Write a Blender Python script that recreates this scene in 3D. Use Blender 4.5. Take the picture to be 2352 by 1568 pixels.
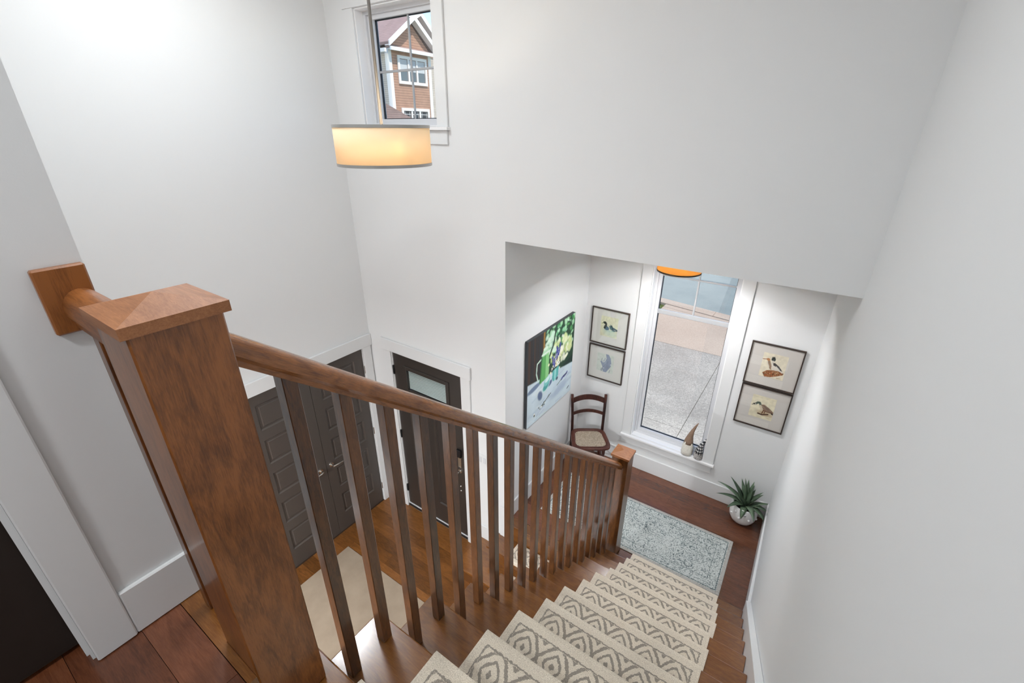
import bpy, bmesh, math, random
import numpy as np
from mathutils import Vector, Matrix

random.seed(7)
rng = np.random.default_rng(7)
sc = bpy.context.scene
col = sc.collection
for o in list(bpy.data.objects):
    bpy.data.objects.remove(o)

# ---------------------------------------------------------------- camera, sky, light, exposure
ZC = 4.223                      # camera height above the entry floor (world z = 0)
cam_d = bpy.data.cameras.new('camera')
cam = bpy.data.objects.new('camera', cam_d)
col.objects.link(cam)
cam_d.sensor_width = 36.0
cam_d.lens = 36.0 * 1039.1246 / 2352.0
cam_d.clip_start = 0.02
cam_d.clip_end = 300
yaw, pitch, roll = (math.radians(a) for a in (34.27766, -25.01143, 0.35026))
fw = Vector((-math.sin(yaw) * math.cos(pitch), math.cos(yaw) * math.cos(pitch), math.sin(pitch)))
rt = Vector((math.cos(yaw), math.sin(yaw), 0))
up = rt.cross(fw)
r2 = rt * math.cos(roll) + up * math.sin(roll)
u2 = up * math.cos(roll) - rt * math.sin(roll)
m = Matrix((r2, u2, -fw)).transposed().to_4x4()
m.translation = Vector((0, 0, ZC))
cam.matrix_world = m
sc.camera = cam

world = bpy.data.worlds.new('World')
sc.world = world
world.use_nodes = True
wn = world.node_tree
sky = wn.nodes.new('ShaderNodeTexSky')
sky.sky_type = 'NISHITA'
sky.sun_disc = False
sky.sun_elevation = math.radians(50)
sky.sun_rotation = math.radians(250)
sky.dust_density = 0.3
sky.ozone_density = 3.0
bg = wn.nodes['Background']
wn.links.new(sky.outputs[0], bg.inputs[0])
bg.inputs[1].default_value = 0.30

sun_d = bpy.data.lights.new('sun', 'SUN')
sun_d.energy = 5.4
sun_d.angle = math.radians(1.5)
sun_d.color = (1.0, 0.95, 0.87)
sun = bpy.data.objects.new('sun', sun_d)
col.objects.link(sun)
sun.location = (10, -6, 20)
sun.rotation_euler = Vector((-0.62, 0.22, -0.95)).to_track_quat('-Z', 'Y').to_euler()

sc.view_settings.view_transform = 'Standard'
sc.view_settings.look = 'None'
sc.view_settings.gamma = 1.0
sc.view_settings.use_curve_mapping = False
sc.view_settings.exposure = 0.0

# lamp powers (lamps built further down; hall, lower and foyer are added unseen fill)
P_PENDANT, P_LANDING, P_HALL_FILL, P_LOWER_FILL, P_FOYER_FILL = 85.0, 490.0, 23.5, 215.0, 36.0

# ---------------------------------------------------------------- helpers
def Z(zc):
    return zc + ZC

def srgb(r, g, b):
    def f(c):
        c /= 255.0
        return c / 12.92 if c <= 0.04045 else ((c + 0.055) / 1.055) ** 2.4
    return (f(r), f(g), f(b))

def tag(o, label=None, cat=None, group=None, kind=None):
    if label: o['label'] = label
    if cat: o['category'] = cat
    if group: o['group'] = group
    if kind: o['kind'] = kind
    return o

def thing(name, label, cat, loc=(0, 0, 0), rz=0.0, group=None, kind=None):
    o = bpy.data.objects.new(name, None)
    o.empty_display_size = 0.1
    col.objects.link(o)
    o.location = loc
    o.rotation_euler = (0, 0, rz)
    return tag(o, label, cat, group, kind)

def origin_of(p):
    v = Vector((0, 0, 0))
    while p is not None:
        v += Vector(p.location)
        p = p.parent
    return v

class MB:
    """collects shapes, built as ONE mesh object"""
    def __init__(s):
        s.bm = bmesh.new()
    def verts(s, vs, fs):
        b = [s.bm.verts.new(v) for v in vs]
        for f in fs:
            try: s.bm.faces.new([b[i] for i in f])
            except ValueError: pass
        return b
    def box(s, x0, x1, y0, y1, z0, z1):
        s.verts([(x0,y0,z0),(x1,y0,z0),(x1,y1,z0),(x0,y1,z0),(x0,y0,z1),(x1,y0,z1),(x1,y1,z1),(x0,y1,z1)],
                [(3,2,1,0),(4,5,6,7),(0,1,5,4),(1,2,6,5),(2,3,7,6),(3,0,4,7)])
        return s
    def hexa(s, p):   # 8 points, bottom ring then top ring
        s.verts(p, [(3,2,1,0),(4,5,6,7),(0,1,5,4),(1,2,6,5),(2,3,7,6),(3,0,4,7)])
        return s
    def prism(s, poly, axis, a0, a1, shift=(0, 0, 0)):
        """poly: 2-D points in the other two axes; extruded along axis from a0 to a1 (end shifted)"""
        n = len(poly)
        def mk(p, a, sh):
            if axis == 0: v = (a, p[0], p[1])
            elif axis == 1: v = (p[0], a, p[1])
            else: v = (p[0], p[1], a)
            return (v[0]+sh[0], v[1]+sh[1], v[2]+sh[2])
        vs = [mk(p, a0, (0,0,0)) for p in poly] + [mk(p, a1, shift) for p in poly]
        fs = [tuple(range(n))[::-1], tuple(range(n, 2*n))] + [(i, (i+1) % n, n+(i+1) % n, n+i) for i in range(n)]
        s.verts(vs, fs)
        return s
    def tube(s, p0, p1, r0, r1=None, n=12, cap=True):
        r1 = r0 if r1 is None else r1
        p0, p1 = Vector(p0), Vector(p1)
        d = (p1-p0).normalized()
        a = d.orthogonal().normalized(); b = d.cross(a)
        vs = []
        for p, r in ((p0, r0), (p1, r1)):
            for i in range(n):
                t = 2*math.pi*i/n
                vs.append(p + a*(r*math.cos(t)) + b*(r*math.sin(t)))
        fs = [(i, (i+1) % n, n+(i+1) % n, n+i) for i in range(n)]
        if cap: fs += [tuple(range(n))[::-1], tuple(range(n, 2*n))]
        s.verts(vs, fs)
        return s
    def path(s, pts, rs, n=8):
        pts = [Vector(p) for p in pts]
        if not isinstance(rs, (list, tuple)): rs = [rs]*len(pts)
        vs = []; ref = None
        for i, p in enumerate(pts):
            d = (pts[min(i+1, len(pts)-1)] - pts[max(i-1, 0)]).normalized()
            if ref is None: ref = d.orthogonal().normalized()
            a = (ref - d*ref.dot(d)).normalized(); ref = a
            b = d.cross(a)
            for k in range(n):
                t = 2*math.pi*k/n
                vs.append(p + a*(rs[i]*math.cos(t)) + b*(rs[i]*math.sin(t)))
        fs = []
        for i in range(len(pts)-1):
            for k in range(n):
                fs.append((i*n+k, i*n+(k+1) % n, (i+1)*n+(k+1) % n, (i+1)*n+k))
        fs += [tuple(range(n))[::-1], tuple(range((len(pts)-1)*n, len(pts)*n))]
        s.verts(vs, fs)
        return s
    def lathe(s, prof, c=(0, 0, 0), n=32, cap=True):
        vs = []
        for r, z in prof:
            for i in range(n):
                t = 2*math.pi*i/n
                vs.append((c[0]+r*math.cos(t), c[1]+r*math.sin(t), c[2]+z))
        fs = []
        for j in range(len(prof)-1):
            for i in range(n):
                fs.append((j*n+i, j*n+(i+1) % n, (j+1)*n+(i+1) % n, (j+1)*n+i))
        if cap:
            fs += [tuple(range(n))[::-1], tuple(range((len(prof)-1)*n, len(prof)*n))]
        s.verts(vs, fs)
        return s
    def ball(s, c, r, n=12, sc=(1, 1, 1)):
        prof = [(max(1e-4, math.cos(a)), math.sin(a)) for a in np.linspace(-math.pi/2, math.pi/2, n//2+1)]
        vs = []
        for pr, pz in prof:
            for i in range(n):
                t = 2*math.pi*i/n
                vs.append((c[0]+r*sc[0]*pr*math.cos(t), c[1]+r*sc[1]*pr*math.sin(t), c[2]+r*sc[2]*pz))
        fs = []
        for j in range(len(prof)-1):
            for i in range(n):
                fs.append((j*n+i, j*n+(i+1) % n, (j+1)*n+(i+1) % n, (j+1)*n+i))
        s.verts(vs, fs)
        return s
    def bevel(s, w, seg=1):
        bmesh.ops.recalc_face_normals(s.bm, faces=s.bm.faces)
        es = [e for e in s.bm.edges if e.is_manifold and e.calc_face_angle(0) > 0.6]
        bmesh.ops.bevel(s.bm, geom=es, offset=w, segments=seg, affect='EDGES', profile=0.5)
        return s
    def build(s, name, mat, parent=None, smooth=False, world=True, normals=True):
        if normals: bmesh.ops.recalc_face_normals(s.bm, faces=s.bm.faces)
        me = bpy.data.meshes.new(name)
        s.bm.to_mesh(me); s.bm.free()
        if smooth:
            for p in me.polygons: p.use_smooth = True
        me.materials.append(mat)
        o = bpy.data.objects.new(name, me)
        col.objects.link(o)
        if parent is not None:
            o.parent = parent
            if world: me.transform(Matrix.Translation(-origin_of(parent)))
        return o

def auto_smooth(o, ang=0.7):
    me = o.data
    for p in me.polygons: p.use_smooth = True
    bm = bmesh.new(); bm.from_mesh(me)
    for e in bm.edges:
        e.smooth = not (e.is_manifold and e.calc_face_angle(0) > ang)
    bm.to_mesh(me); bm.free()
    return o

def based(o):
    """move a top-level mesh object's origin to the bottom centre of its mesh"""
    me = o.data
    co = np.empty(len(me.vertices)*3); me.vertices.foreach_get('co', co); co = co.reshape(-1, 3)
    c = Vector(((co[:,0].min()+co[:,0].max())/2, (co[:,1].min()+co[:,1].max())/2, co[:,2].min()))
    me.transform(Matrix.Translation(-c)); o.location = c
    return o

def copy_tree(o, parent=None):
    c = o.copy(); col.objects.link(c); c.parent = parent
    for ch in list(o.children):
        copy_tree(ch, c)
    return c

# ---------------------------------------------------------------- materials
MATS = {}
def mat(name):
    mt = bpy.data.materials.new(name)
    mt.use_nodes = True
    nt = mt.node_tree
    return mt, nt, nt.nodes['Principled BSDF']

def node(nt, kind, **kw):
    n = nt.nodes.new(kind)
    for k, v in kw.items():
        if k == 'inp':
            for i, x in v.items(): n.inputs[i].default_value = x
        else: setattr(n, k, v)
    return n

def ramp(nt, stops, interp='LINEAR'):
    n = nt.nodes.new('ShaderNodeValToRGB')
    n.color_ramp.interpolation = interp
    el = n.color_ramp.elements
    while len(el) < len(stops): el.new(0.5)
    for e, (p, c) in zip(el, stops):
        e.position = p; e.color = (*c, 1)
    return n

def mth(nt, op, a, b=None, c=None):
    n = nt.nodes.new('ShaderNodeMath'); n.operation = op
    for i, x in enumerate((a, b, c)):
        if x is None: continue
        if isinstance(x, (int, float)): n.inputs[i].default_value = x
        else: nt.links.new(x, n.inputs[i])
    return n.outputs[0]

def plain(name, c, rough=0.5, metal=0.0, spec=0.5, bump=0.0, bscale=200, var=0.0, vscale=3.0):
    mt, nt, b = mat(name)
    b.inputs['Base Color'].default_value = (*c, 1)
    b.inputs['Roughness'].default_value = rough
    b.inputs['Metallic'].default_value = metal
    b.inputs['Specular IOR Level'].default_value = spec
    tc = node(nt, 'ShaderNodeTexCoord')
    if var:
        nz = node(nt, 'ShaderNodeTexNoise', inp={'Scale': vscale, 'Detail': 4})
        nt.links.new(tc.outputs['Object'], nz.inputs['Vector'])
        r = ramp(nt, [(0.3, tuple(x*(1-var) for x in c)), (0.7, tuple(min(1, x*(1+var)) for x in c))])
        nt.links.new(nz.outputs[0], r.inputs[0]); nt.links.new(r.outputs[0], b.inputs['Base Color'])
    if bump:
        nz = node(nt, 'ShaderNodeTexNoise', inp={'Scale': bscale, 'Detail': 3})
        nt.links.new(tc.outputs['Object'], nz.inputs['Vector'])
        bp = node(nt, 'ShaderNodeBump', inp={'Strength': bump, 'Distance': 0.002})
        nt.links.new(nz.outputs[0], bp.inputs['Height']); nt.links.new(bp.outputs[0], b.inputs['Normal'])
    return mt

def wood(name, dark, mid, light, axis=2, rough=0.3, grain=1.0, coat=0.0, vary=0.25, blotch=0.5, con=(0.36, 0.5, 0.66)):
    """stained wood; axis = grain direction in object space"""
    mt, nt, b = mat(name)
    tc = node(nt, 'ShaderNodeTexCoord'); oi = node(nt, 'ShaderNodeObjectInfo')
    add = node(nt, 'ShaderNodeVectorMath', operation='ADD')
    mul = node(nt, 'ShaderNodeVectorMath', operation='SCALE')
    cmb = node(nt, 'ShaderNodeCombineXYZ')
    nt.links.new(mth(nt, 'MULTIPLY', oi.outputs['Random'], 13.7), cmb.inputs[0])
    nt.links.new(mth(nt, 'MULTIPLY', oi.outputs['Random'], 7.1), cmb.inputs[1])
    nt.links.new(mth(nt, 'MULTIPLY', oi.outputs['Random'], 23.3), cmb.inputs[2])
    nt.links.new(tc.outputs['Object'], add.inputs[0]); nt.links.new(cmb.outputs[0], add.inputs[1])
    def stretched(s_across, s_along, detail, dist, rg=0.55):
        mp = node(nt, 'ShaderNodeMapping')
        s = [s_across]*3; s[axis] = s_along
        mp.inputs['Scale'].default_value = s
        nt.links.new(add.outputs[0], mp.inputs[0])
        nz = node(nt, 'ShaderNodeTexNoise', inp={'Scale': 1.0, 'Detail': detail, 'Roughness': rg, 'Distortion': dist})
        nt.links.new(mp.outputs[0], nz.inputs['Vector'])
        return nz.outputs[0]
    fine = stretched(420*grain, 34*grain, 5, 0.5, 0.7)
    broad = stretched(24*grain, 5.5*grain, 5, 2.2)
    blot = stretched(7, 4, 2, 0.6)
    v = mth(nt, 'ADD', mth(nt, 'MULTIPLY', fine, 0.42), mth(nt, 'MULTIPLY', broad, 0.38))
    v = mth(nt, 'ADD', v, mth(nt, 'MULTIPLY', blot, 0.2*blotch*2))
    v = mth(nt, 'ADD', v, mth(nt, 'MULTIPLY', mth(nt, 'SUBTRACT', oi.outputs['Random'], 0.5), vary))
    r = ramp(nt, [(con[0], dark), (con[1], mid), (con[2], light)])
    nt.links.new(v, r.inputs[0]); nt.links.new(r.outputs[0], b.inputs['Base Color'])
    b.inputs['Roughness'].default_value = rough
    b.inputs['Specular IOR Level'].default_value = 0.5
    b.inputs['Coat Weight'].default_value = coat
    b.inputs['Coat Roughness'].default_value = 0.15
    bp = node(nt, 'ShaderNodeBump', inp={'Strength': 0.12, 'Distance': 0.001})
    nt.links.new(fine, bp.inputs['Height']); nt.links.new(bp.outputs[0], b.inputs['Normal'])
    return mt

def attr_mat(name, rough=0.6, spec=0.3, bump=0.0):
    mt, nt, b = mat(name)
    a = node(nt, 'ShaderNodeAttribute', attribute_name='print')
    nt.links.new(a.outputs['Color'], b.inputs['Base Color'])
    b.inputs['Roughness'].default_value = rough
    b.inputs['Specular IOR Level'].default_value = spec
    if bump:
        tc = node(nt, 'ShaderNodeTexCoord')
        nz = node(nt, 'ShaderNodeTexNoise', inp={'Scale': 120, 'Detail': 3})
        nt.links.new(tc.outputs['Object'], nz.inputs['Vector'])
        bp = node(nt, 'ShaderNodeBump', inp={'Strength': bump, 'Distance': 0.002})
        nt.links.new(nz.outputs[0], bp.inputs['Height']); nt.links.new(bp.outputs[0], b.inputs['Normal'])
    return mt

def glass_mat(name, refl=0.06, tint=(1, 1, 1), rough=0.0):
    mt, nt, b = mat(name)
    nt.nodes.remove(b)
    out = nt.nodes['Material Output']
    tr = node(nt, 'ShaderNodeBsdfTransparent'); tr.inputs[0].default_value = (*tint, 1)
    gl = node(nt, 'ShaderNodeBsdfGlossy'); gl.inputs['Roughness'].default_value = rough
    ge = node(nt, 'ShaderNodeNewGeometry')
    dt = node(nt, 'ShaderNodeVectorMath', operation='DOT_PRODUCT')
    nt.links.new(ge.outputs['Incoming'], dt.inputs[0]); nt.links.new(ge.outputs['Normal'], dt.inputs[1])
    g5 = mth(nt, 'POWER', mth(nt, 'SUBTRACT', 1.0, mth(nt, 'ABSOLUTE', dt.outputs['Value'])), 5.0)
    mx = node(nt, 'ShaderNodeMixShader')
    nt.links.new(mth(nt, 'MULTIPLY_ADD', g5, 0.9, refl), mx.inputs[0])
    nt.links.new(tr.outputs[0], mx.inputs[1]); nt.links.new(gl.outputs[0], mx.inputs[2])
    nt.links.new(mx.outputs[0], out.inputs[0])
    return mt

def shade_mat(name, c, trans=0.6):
    mt, nt, b = mat(name)
    out = nt.nodes['Material Output']
    b.inputs['Base Color'].default_value = (*c, 1)
    b.inputs['Roughness'].default_value = 0.8
    tl = node(nt, 'ShaderNodeBsdfTranslucent'); tl.inputs[0].default_value = (*c, 1)
    mx = node(nt, 'ShaderNodeMixShader'); mx.inputs[0].default_value = trans
    nt.links.new(b.outputs[0], mx.inputs[1]); nt.links.new(tl.outputs[0], mx.inputs[2])
    nt.links.new(mx.outputs[0], out.inputs[0])
    return mt

def emit_mat(name, c, s):
    mt, nt, b = mat(name)
    b.inputs['Base Color'].default_value = (1, 1, 1, 1)
    b.inputs['Emission Color'].default_value = (*c, 1)
    b.inputs['Emission Strength'].default_value = s
    return mt

def courses(name, c, c2, pitch, rough=0.8, axis=2, tabs=0.0):
    """far siding / shingles: fine horizontal courses too small to tell apart"""
    mt, nt, b = mat(name)
    tc = node(nt, 'ShaderNodeTexCoord'); sp = node(nt, 'ShaderNodeSeparateXYZ')
    nt.links.new(tc.outputs['Object'], sp.inputs[0])
    f = mth(nt, 'FRACT', mth(nt, 'DIVIDE', sp.outputs[axis], pitch))
    nz = node(nt, 'ShaderNodeTexNoise', inp={'Scale': 3.0, 'Detail': 5})
    nt.links.new(tc.outputs['Object'], nz.inputs['Vector'])
    r = ramp(nt, [(0.0, c2), (0.14, c2), (0.2, c), (1.0, tuple(x*1.04 for x in c))])
    nt.links.new(f, r.inputs[0])
    mx = node(nt, 'ShaderNodeMixRGB', blend_type='MULTIPLY'); mx.inputs[0].default_value = 0.5
    r2_ = ramp(nt, [(0.3, (0.7, 0.7, 0.7)), (0.7, (1.1, 1.1, 1.1))])
    nt.links.new(nz.outputs[0], r2_.inputs[0])
    nt.links.new(r.outputs[0], mx.inputs[1]); nt.links.new(r2_.outputs[0], mx.inputs[2])
    nt.links.new(mx.outputs[0], b.inputs['Base Color'])
    b.inputs['Roughness'].default_value = rough
    bp = node(nt, 'ShaderNodeBump', inp={'Strength': 0.6, 'Distance': 0.02})
    nt.links.new(f, bp.inputs['Height']); nt.links.new(bp.outputs[0], b.inputs['Normal'])
    return mt

def speckle(name, c1, c2, scale, rough=0.85, c3=None, bump=0.3):
    mt, nt, b = mat(name)
    tc = node(nt, 'ShaderNodeTexCoord')
    nz = node(nt, 'ShaderNodeTexNoise', inp={'Scale': scale, 'Detail': 8, 'Roughness': 0.75})
    big = node(nt, 'ShaderNodeTexNoise', inp={'Scale': scale/60, 'Detail': 4})
    nt.links.new(tc.outputs['Object'], nz.inputs['Vector']); nt.links.new(tc.outputs['Object'], big.inputs['Vector'])
    v = mth(nt, 'ADD', mth(nt, 'MULTIPLY', nz.outputs[0], 0.7), mth(nt, 'MULTIPLY', big.outputs[0], 0.3))
    st = [(0.36, c1), (0.62, c2)]
    if c3: st = [(0.34, c1), (0.5, c3), (0.64, c2)]
    r = ramp(nt, st)
    nt.links.new(v, r.inputs[0]); nt.links.new(r.outputs[0], b.inputs['Base Color'])
    b.inputs['Roughness'].default_value = rough
    if bump:
        bp = node(nt, 'ShaderNodeBump', inp={'Strength': bump, 'Distance': 0.004})
        nt.links.new(nz.outputs[0], bp.inputs['Height']); nt.links.new(bp.outputs[0], b.inputs['Normal'])
    return mt

WALL = plain('wall_paint', (0.765, 0.775, 0.775), 0.75, bump=0.04, bscale=350, spec=0.3)
CEIL = plain('ceiling_paint', (0.85, 0.85, 0.84), 0.9, spec=0.2)
JAMB = plain('daylit_white_jamb', (0.86, 0.86, 0.86), 0.4)  # whiter than the trim: daylight on the reveals put into the colour
TRIM = plain('white_trim', (0.755, 0.765, 0.765), 0.35)
VINYL = plain('window_vinyl', (0.66, 0.67, 0.69), 0.35)
MUNT = plain('muntin_grey_white', (0.40, 0.41, 0.42), 0.4)
GASK = plain('glazing_gasket', (0.012, 0.016, 0.025), 0.6)
SW = dict(dark=srgb(62, 32, 11), mid=srgb(104, 58, 21), light=srgb(146, 88, 40))
WOODZ = wood('stained_maple_upright', SW['dark'], SW['mid'], SW['light'], axis=2, rough=0.36, coat=0.35, vary=0.2, blotch=0.8)
WOODX = wood('stained_maple_across', SW['dark'], SW['mid'], SW['light'], axis=0, rough=0.45, coat=0.0)
WOODY = wood('stained_maple_rail', srgb(100, 56, 22), srgb(142, 86, 38), srgb(172, 112, 56), axis=1, rough=0.24, coat=0.5, vary=0.0, blotch=0.3)
CAPW = wood('stained_maple_cap', srgb(132, 82, 46), srgb(158, 104, 64), srgb(180, 124, 80), axis=0, rough=0.5, coat=0.0, vary=0.0, blotch=0.2)
TREAD = wood('stained_tread', srgb(84, 48, 16), srgb(120, 73, 28), srgb(150, 98, 44), axis=0, rough=0.25, coat=1.0, vary=0.16, blotch=0.3, con=(0.3, 0.5, 0.72))
BALW = wood('stained_baluster', srgb(56, 31, 10), srgb(96, 57, 24), srgb(128, 80, 38), axis=2, rough=0.33, coat=0.5, vary=0.16, blotch=0.3)
FL_RED = wood('red_brown_plank', srgb(70, 36, 20), srgb(108, 62, 38), srgb(138, 84, 54), axis=0, rough=0.27, coat=0.7, vary=0.2, blotch=0.3, con=(0.26, 0.5, 0.76))
FL_ENT = wood('amber_brown_plank', srgb(78, 46, 16), srgb(122, 76, 34), srgb(156, 104, 54), axis=0, rough=0.33, coat=0.25, vary=0.24, blotch=0.3, con=(0.28, 0.5, 0.74))
SUBFL = plain('subfloor', (0.03, 0.016, 0.008), 0.8)
DOORM = plain('dark_brown_door_paint', srgb(78, 71, 66), 0.38, bump=0.02)
DOORX = plain('entry_door_paint', srgb(56, 50, 46), 0.34)
NICKEL = plain('satin_nickel', (0.72, 0.70, 0.66), 0.22, metal=1.0)
BLACKM = plain('black_metal', (0.015, 0.015, 0.016), 0.4)
BLACKP = plain('black_plastic', (0.01, 0.01, 0.012), 0.25)
STEEL = plain('brushed_steel_band', (0.42, 0.41, 0.39), 0.3, metal=1.0)
BRONZE = plain('dark_bronze', (0.05, 0.035, 0.022), 0.35, metal=0.6)
GLASS = glass_mat('window_glass', 0.04)
PGLASS = glass_mat('picture_glass', 0.05)

# ---------------------------------------------------------------- geometry constants (camera heights converted by Z)
XL, YF, YFAR, XO = -3.75, 2.789, 4.362, -1.968      # left wall, front wall, far wall, alcove wall
LAND = Z(-3.635)
H, RUN, Y1 = 0.1962, 0.2407, 2.9856
UP = LAND + 13*H
CEILZ = Z(1.36)
HEAD = Z(-0.76)
def skew(y): return -0.02*(y-0.41)                    # the stair flight runs about a degree off the hall
def xwall(y): return 0.268 - 0.0195*(y-1.55)          # right-hand wall
def xskirt(y): return 0.228 - 0.0195*(y-1.55)
def tz(k): return LAND + k*H
def ty(k): return Y1 - (k-1)*RUN

def wall_panels(mb, axis, c0, c1, u0, u1, v0, v1, holes):
    """solid wall slab between c0 and c1 on axis (0=x,1=y); u = other horizontal axis, v = z; rectangular holes"""
    us = sorted({u0, u1, *[h[0] for h in holes], *[h[1] for h in holes]})
    vs = sorted({v0, v1, *[h[2] for h in holes], *[h[3] for h in holes]})
    us = [u for u in us if u0 <= u <= u1]; vs = [v for v in vs if v0 <= v <= v1]
    for a, b in zip(us, us[1:]):
        runs = []
        for c, d in zip(vs, vs[1:]):
            mu, mv = (a+b)/2, (c+d)/2
            if any(h[0] < mu < h[1] and h[2] < mv < h[3] for h in holes): continue
            if runs and abs(runs[-1][1]-c) < 1e-9: runs[-1][1] = d
            else: runs.append([c, d])
        for c, d in runs:
            if axis == 0: mb.box(c0, c1, a, b, c, d)
            else: mb.box(a, b, c0, c1, c, d)

def struct(mb, name, m_, parent=None, **k):
    o = mb.build(name, m_, parent, **k)
    if parent is None: o['kind'] = 'structure'
    return o

# ---------------------------------------------------------------- walls
W1 = (-3.39, -2.58, Z(0.02), Z(0.84))           # upper window opening
D1 = (-3.43, -2.478, 0.0, Z(-2.087))            # front door opening
mb = MB()
wall_panels(mb, 1, YF, YF+0.16, XL-0.15, 0.30, -0.3, CEILZ,
            [W1, D1, (XO, 0.31, -0.31, HEAD)])
struct(mb, 'wall_front', WALL)

CL = (1.385, 2.672, -0.31, Z(-2.1))
mb = MB()
wall_panels(mb, 0, XL-0.15, XL, -3.0, YF, -0.3, CEILZ, [CL])
struct(mb, 'wall_left', WALL)
mb = MB(); mb.box(XL-0.75, XL-0.7, 1.15, 2.85, -0.2, 2.35); mb.box(XL-0.7, XL-0.15, 1.15, 1.2, -0.2, 2.35); mb.box(XL-0.7, XL-0.15, 2.8, 2.85, -0.2, 2.35); mb.box(XL-0.7, XL-0.15, 1.2, 2.8, 2.3, 2.35)
struct(mb, 'wall_closet_back', WALL)
mb = MB(); mb.box(XL-0.7, XL-0.0005, 1.2, 2.8, -0.2, -0.001)
struct(mb, 'floor_closet', SUBFL)

W2 = (-1.29, -0.48, Z(-3.205), Z(-0.87))
mb = MB()
wall_panels(mb, 1, YFAR, YFAR+0.16, XO-0.16, 0.40, -0.3, HEAD+0.1, [W2])
struct(mb, 'wall_far', WALL)
mb = MB(); mb.box(XO-0.16, XO, YF+0.16, YFAR, -0.3, HEAD+0.1)
struct(mb, 'wall_alcove', WALL)
mb = MB()
ya, yb = -3.0, YFAR+0.16
mb.hexa([(xwall(ya), ya, -0.3), (xwall(ya)+0.15, ya, -0.3), (xwall(yb)+0.15, yb, -0.3), (xwall(yb), yb, -0.3),
         (xwall(ya), ya, CEILZ), (xwall(ya)+0.15, ya, CEILZ), (xwall(yb)+0.15, yb, CEILZ), (xwall(yb), yb, CEILZ)])
struct(mb, 'wall_right', WALL)
# upstairs hall wall with a doorway, ending at the stairwell, and its return
XW, YW = -1.12, 0.229
mb = MB()
wall_panels(mb, 0, XW-0.11, XW, -3.0, YW, UP-0.25, CEILZ, [(-0.86, -0.012, UP-0.26, UP+2.08)])
struct(mb, 'wall_hall', WALL)
mb = MB(); mb.box(XL, XW-0.11, YW-0.11, YW, UP-0.3, CEILZ)
struct(mb, 'wall_stairwell', WALL)
mb = MB(); mb.box(XL-0.15, 0.5, -3.15, -3.0, -0.3, CEILZ)
struct(mb, 'wall_back', WALL)
mb = MB(); mb.box(XL-0.15, 0.5, -3.15, YF+0.16, CEILZ, CEILZ+0.15)
struct(mb, 'ceiling', CEIL)
mb = MB(); mb.box(XO-0.16, 0.4, YF, YFAR+0.16, HEAD, HEAD+0.1)
# landing ceiling starts behind the header wall
for v in mb.bm.verts:
    if v.co.y < YF+0.05: v.co.y = YF+0.16
struct(mb, 'ceiling_landing', CEIL)
mb = MB(); mb.box(XL, -0.95, -3.0, YW-0.11, UP-0.3, UP-0.02)
struct(mb, 'ceiling_lower_hall', CEIL)

# ---------------------------------------------------------------- floors of separate planks
def planks(parent, mat_, x0, x1, y0, y1, ztop, wdt, lmin, lmax, seed, th=0.014):
    r = random.Random(seed)
    cache = {}
    y = y1
    while y > y0+0.01:
        yy = max(y0, y-wdt)
        x = x0 - r.uniform(0, lmax)
        while x < x1:
            L = r.choice([lmin, (lmin+lmax)/2, lmax])
            a, b = max(x, x0), min(x+L, x1)
            x += L
            if b-a < 0.02: continue
            key = (round(b-a, 3), round(y-yy, 3))
            if key not in cache:
                q = MB(); l, w = key; g = 0.0005
                q.hexa([(-l/2+g, -w/2+g, -th), (l/2-g, -w/2+g, -th), (l/2-g, w/2-g, -th), (-l/2+g, w/2-g, -th),
                        (-l/2+g, -w/2+g, 0), (l/2-g, -w/2+g, 0), (l/2-g, w/2-g, 0), (-l/2+g, w/2-g, 0)])
                o = q.build('plank', mat_, parent, world=False)
                cache[key] = o.data
            else:
                o = bpy.data.objects.new('plank', cache[key]); col.objects.link(o); o.parent = parent
            o.location = Vector(((a+b)/2, (y+yy)/2, ztop)) - Vector(parent.location)
        y = yy

mb = MB(); mb.box(XL, 0.27, -3.0, YF, -0.2, -0.014)
fl = struct(mb, 'floor', SUBFL)
planks(fl, FL_ENT, XL, -0.9, 0.0, YF, 0.0, 0.125, 0.9, 1.7, 3)
mb = MB(); mb.box(XL, 0.27, -3.0, 0.0, -0.014, 0.0)
struct(mb, 'floor_lower_hall', FL_ENT)
mb = MB(); mb.box(XO, 0.215, 2.83, YFAR, LAND-0.3, LAND-0.014)
fl2 = struct(mb, 'floor_landing', SUBFL)
planks(fl2, FL_RED, XO, 0.213, 2.90, YFAR, LAND, 0.122, 1.5, 2.3, 5)
mb = MB()
mb.box(XW-0.11, 0.27, -3.0, 0.095, UP-0.28, UP-0.014)
mb.box(XW, -0.787, 0.0951, 0.1712, UP-0.165, UP-0.014)
mb.box(XW, -0.918, 0.1713, YW+0.03, UP-0.28, UP-0.014)
fl3 = struct(mb, 'floor_upper', SUBFL)
planks(fl3, FL_RED, XW-0.11, 0.27, -1.6, 0.07, UP, 0.125, 0.8, 1.5, 9)
planks(fl3, FL_RED, XW, -0.785, 0.07, 0.152, UP, 0.125, 0.8, 1.5, 10)
mb = MB(); mb.box(XW-0.11, 0.27, -3.0, -1.6, UP-0.014, UP)
struct(mb, 'floor_hall', FL_RED)
# nosing board along the open edge of the upper floor
mb = MB(); mb.prism([(XW+0.001, 0.153), (-0.785, 0.153), (-0.785, 0.1715), (-0.917, 0.1715), (-0.917, 0.285), (XW+0.001, 0.285)], 2, UP-0.03, UP+0.001)
mb.build('nosing_board', TREAD, fl3)
mb = MB(); mb.box(-0.784, xskirt(0.1), 0.071, 0.098, UP-0.03, UP+0.001).bevel(0.004, 2)
mb.build('nosing_board', TREAD, fl3)

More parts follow.
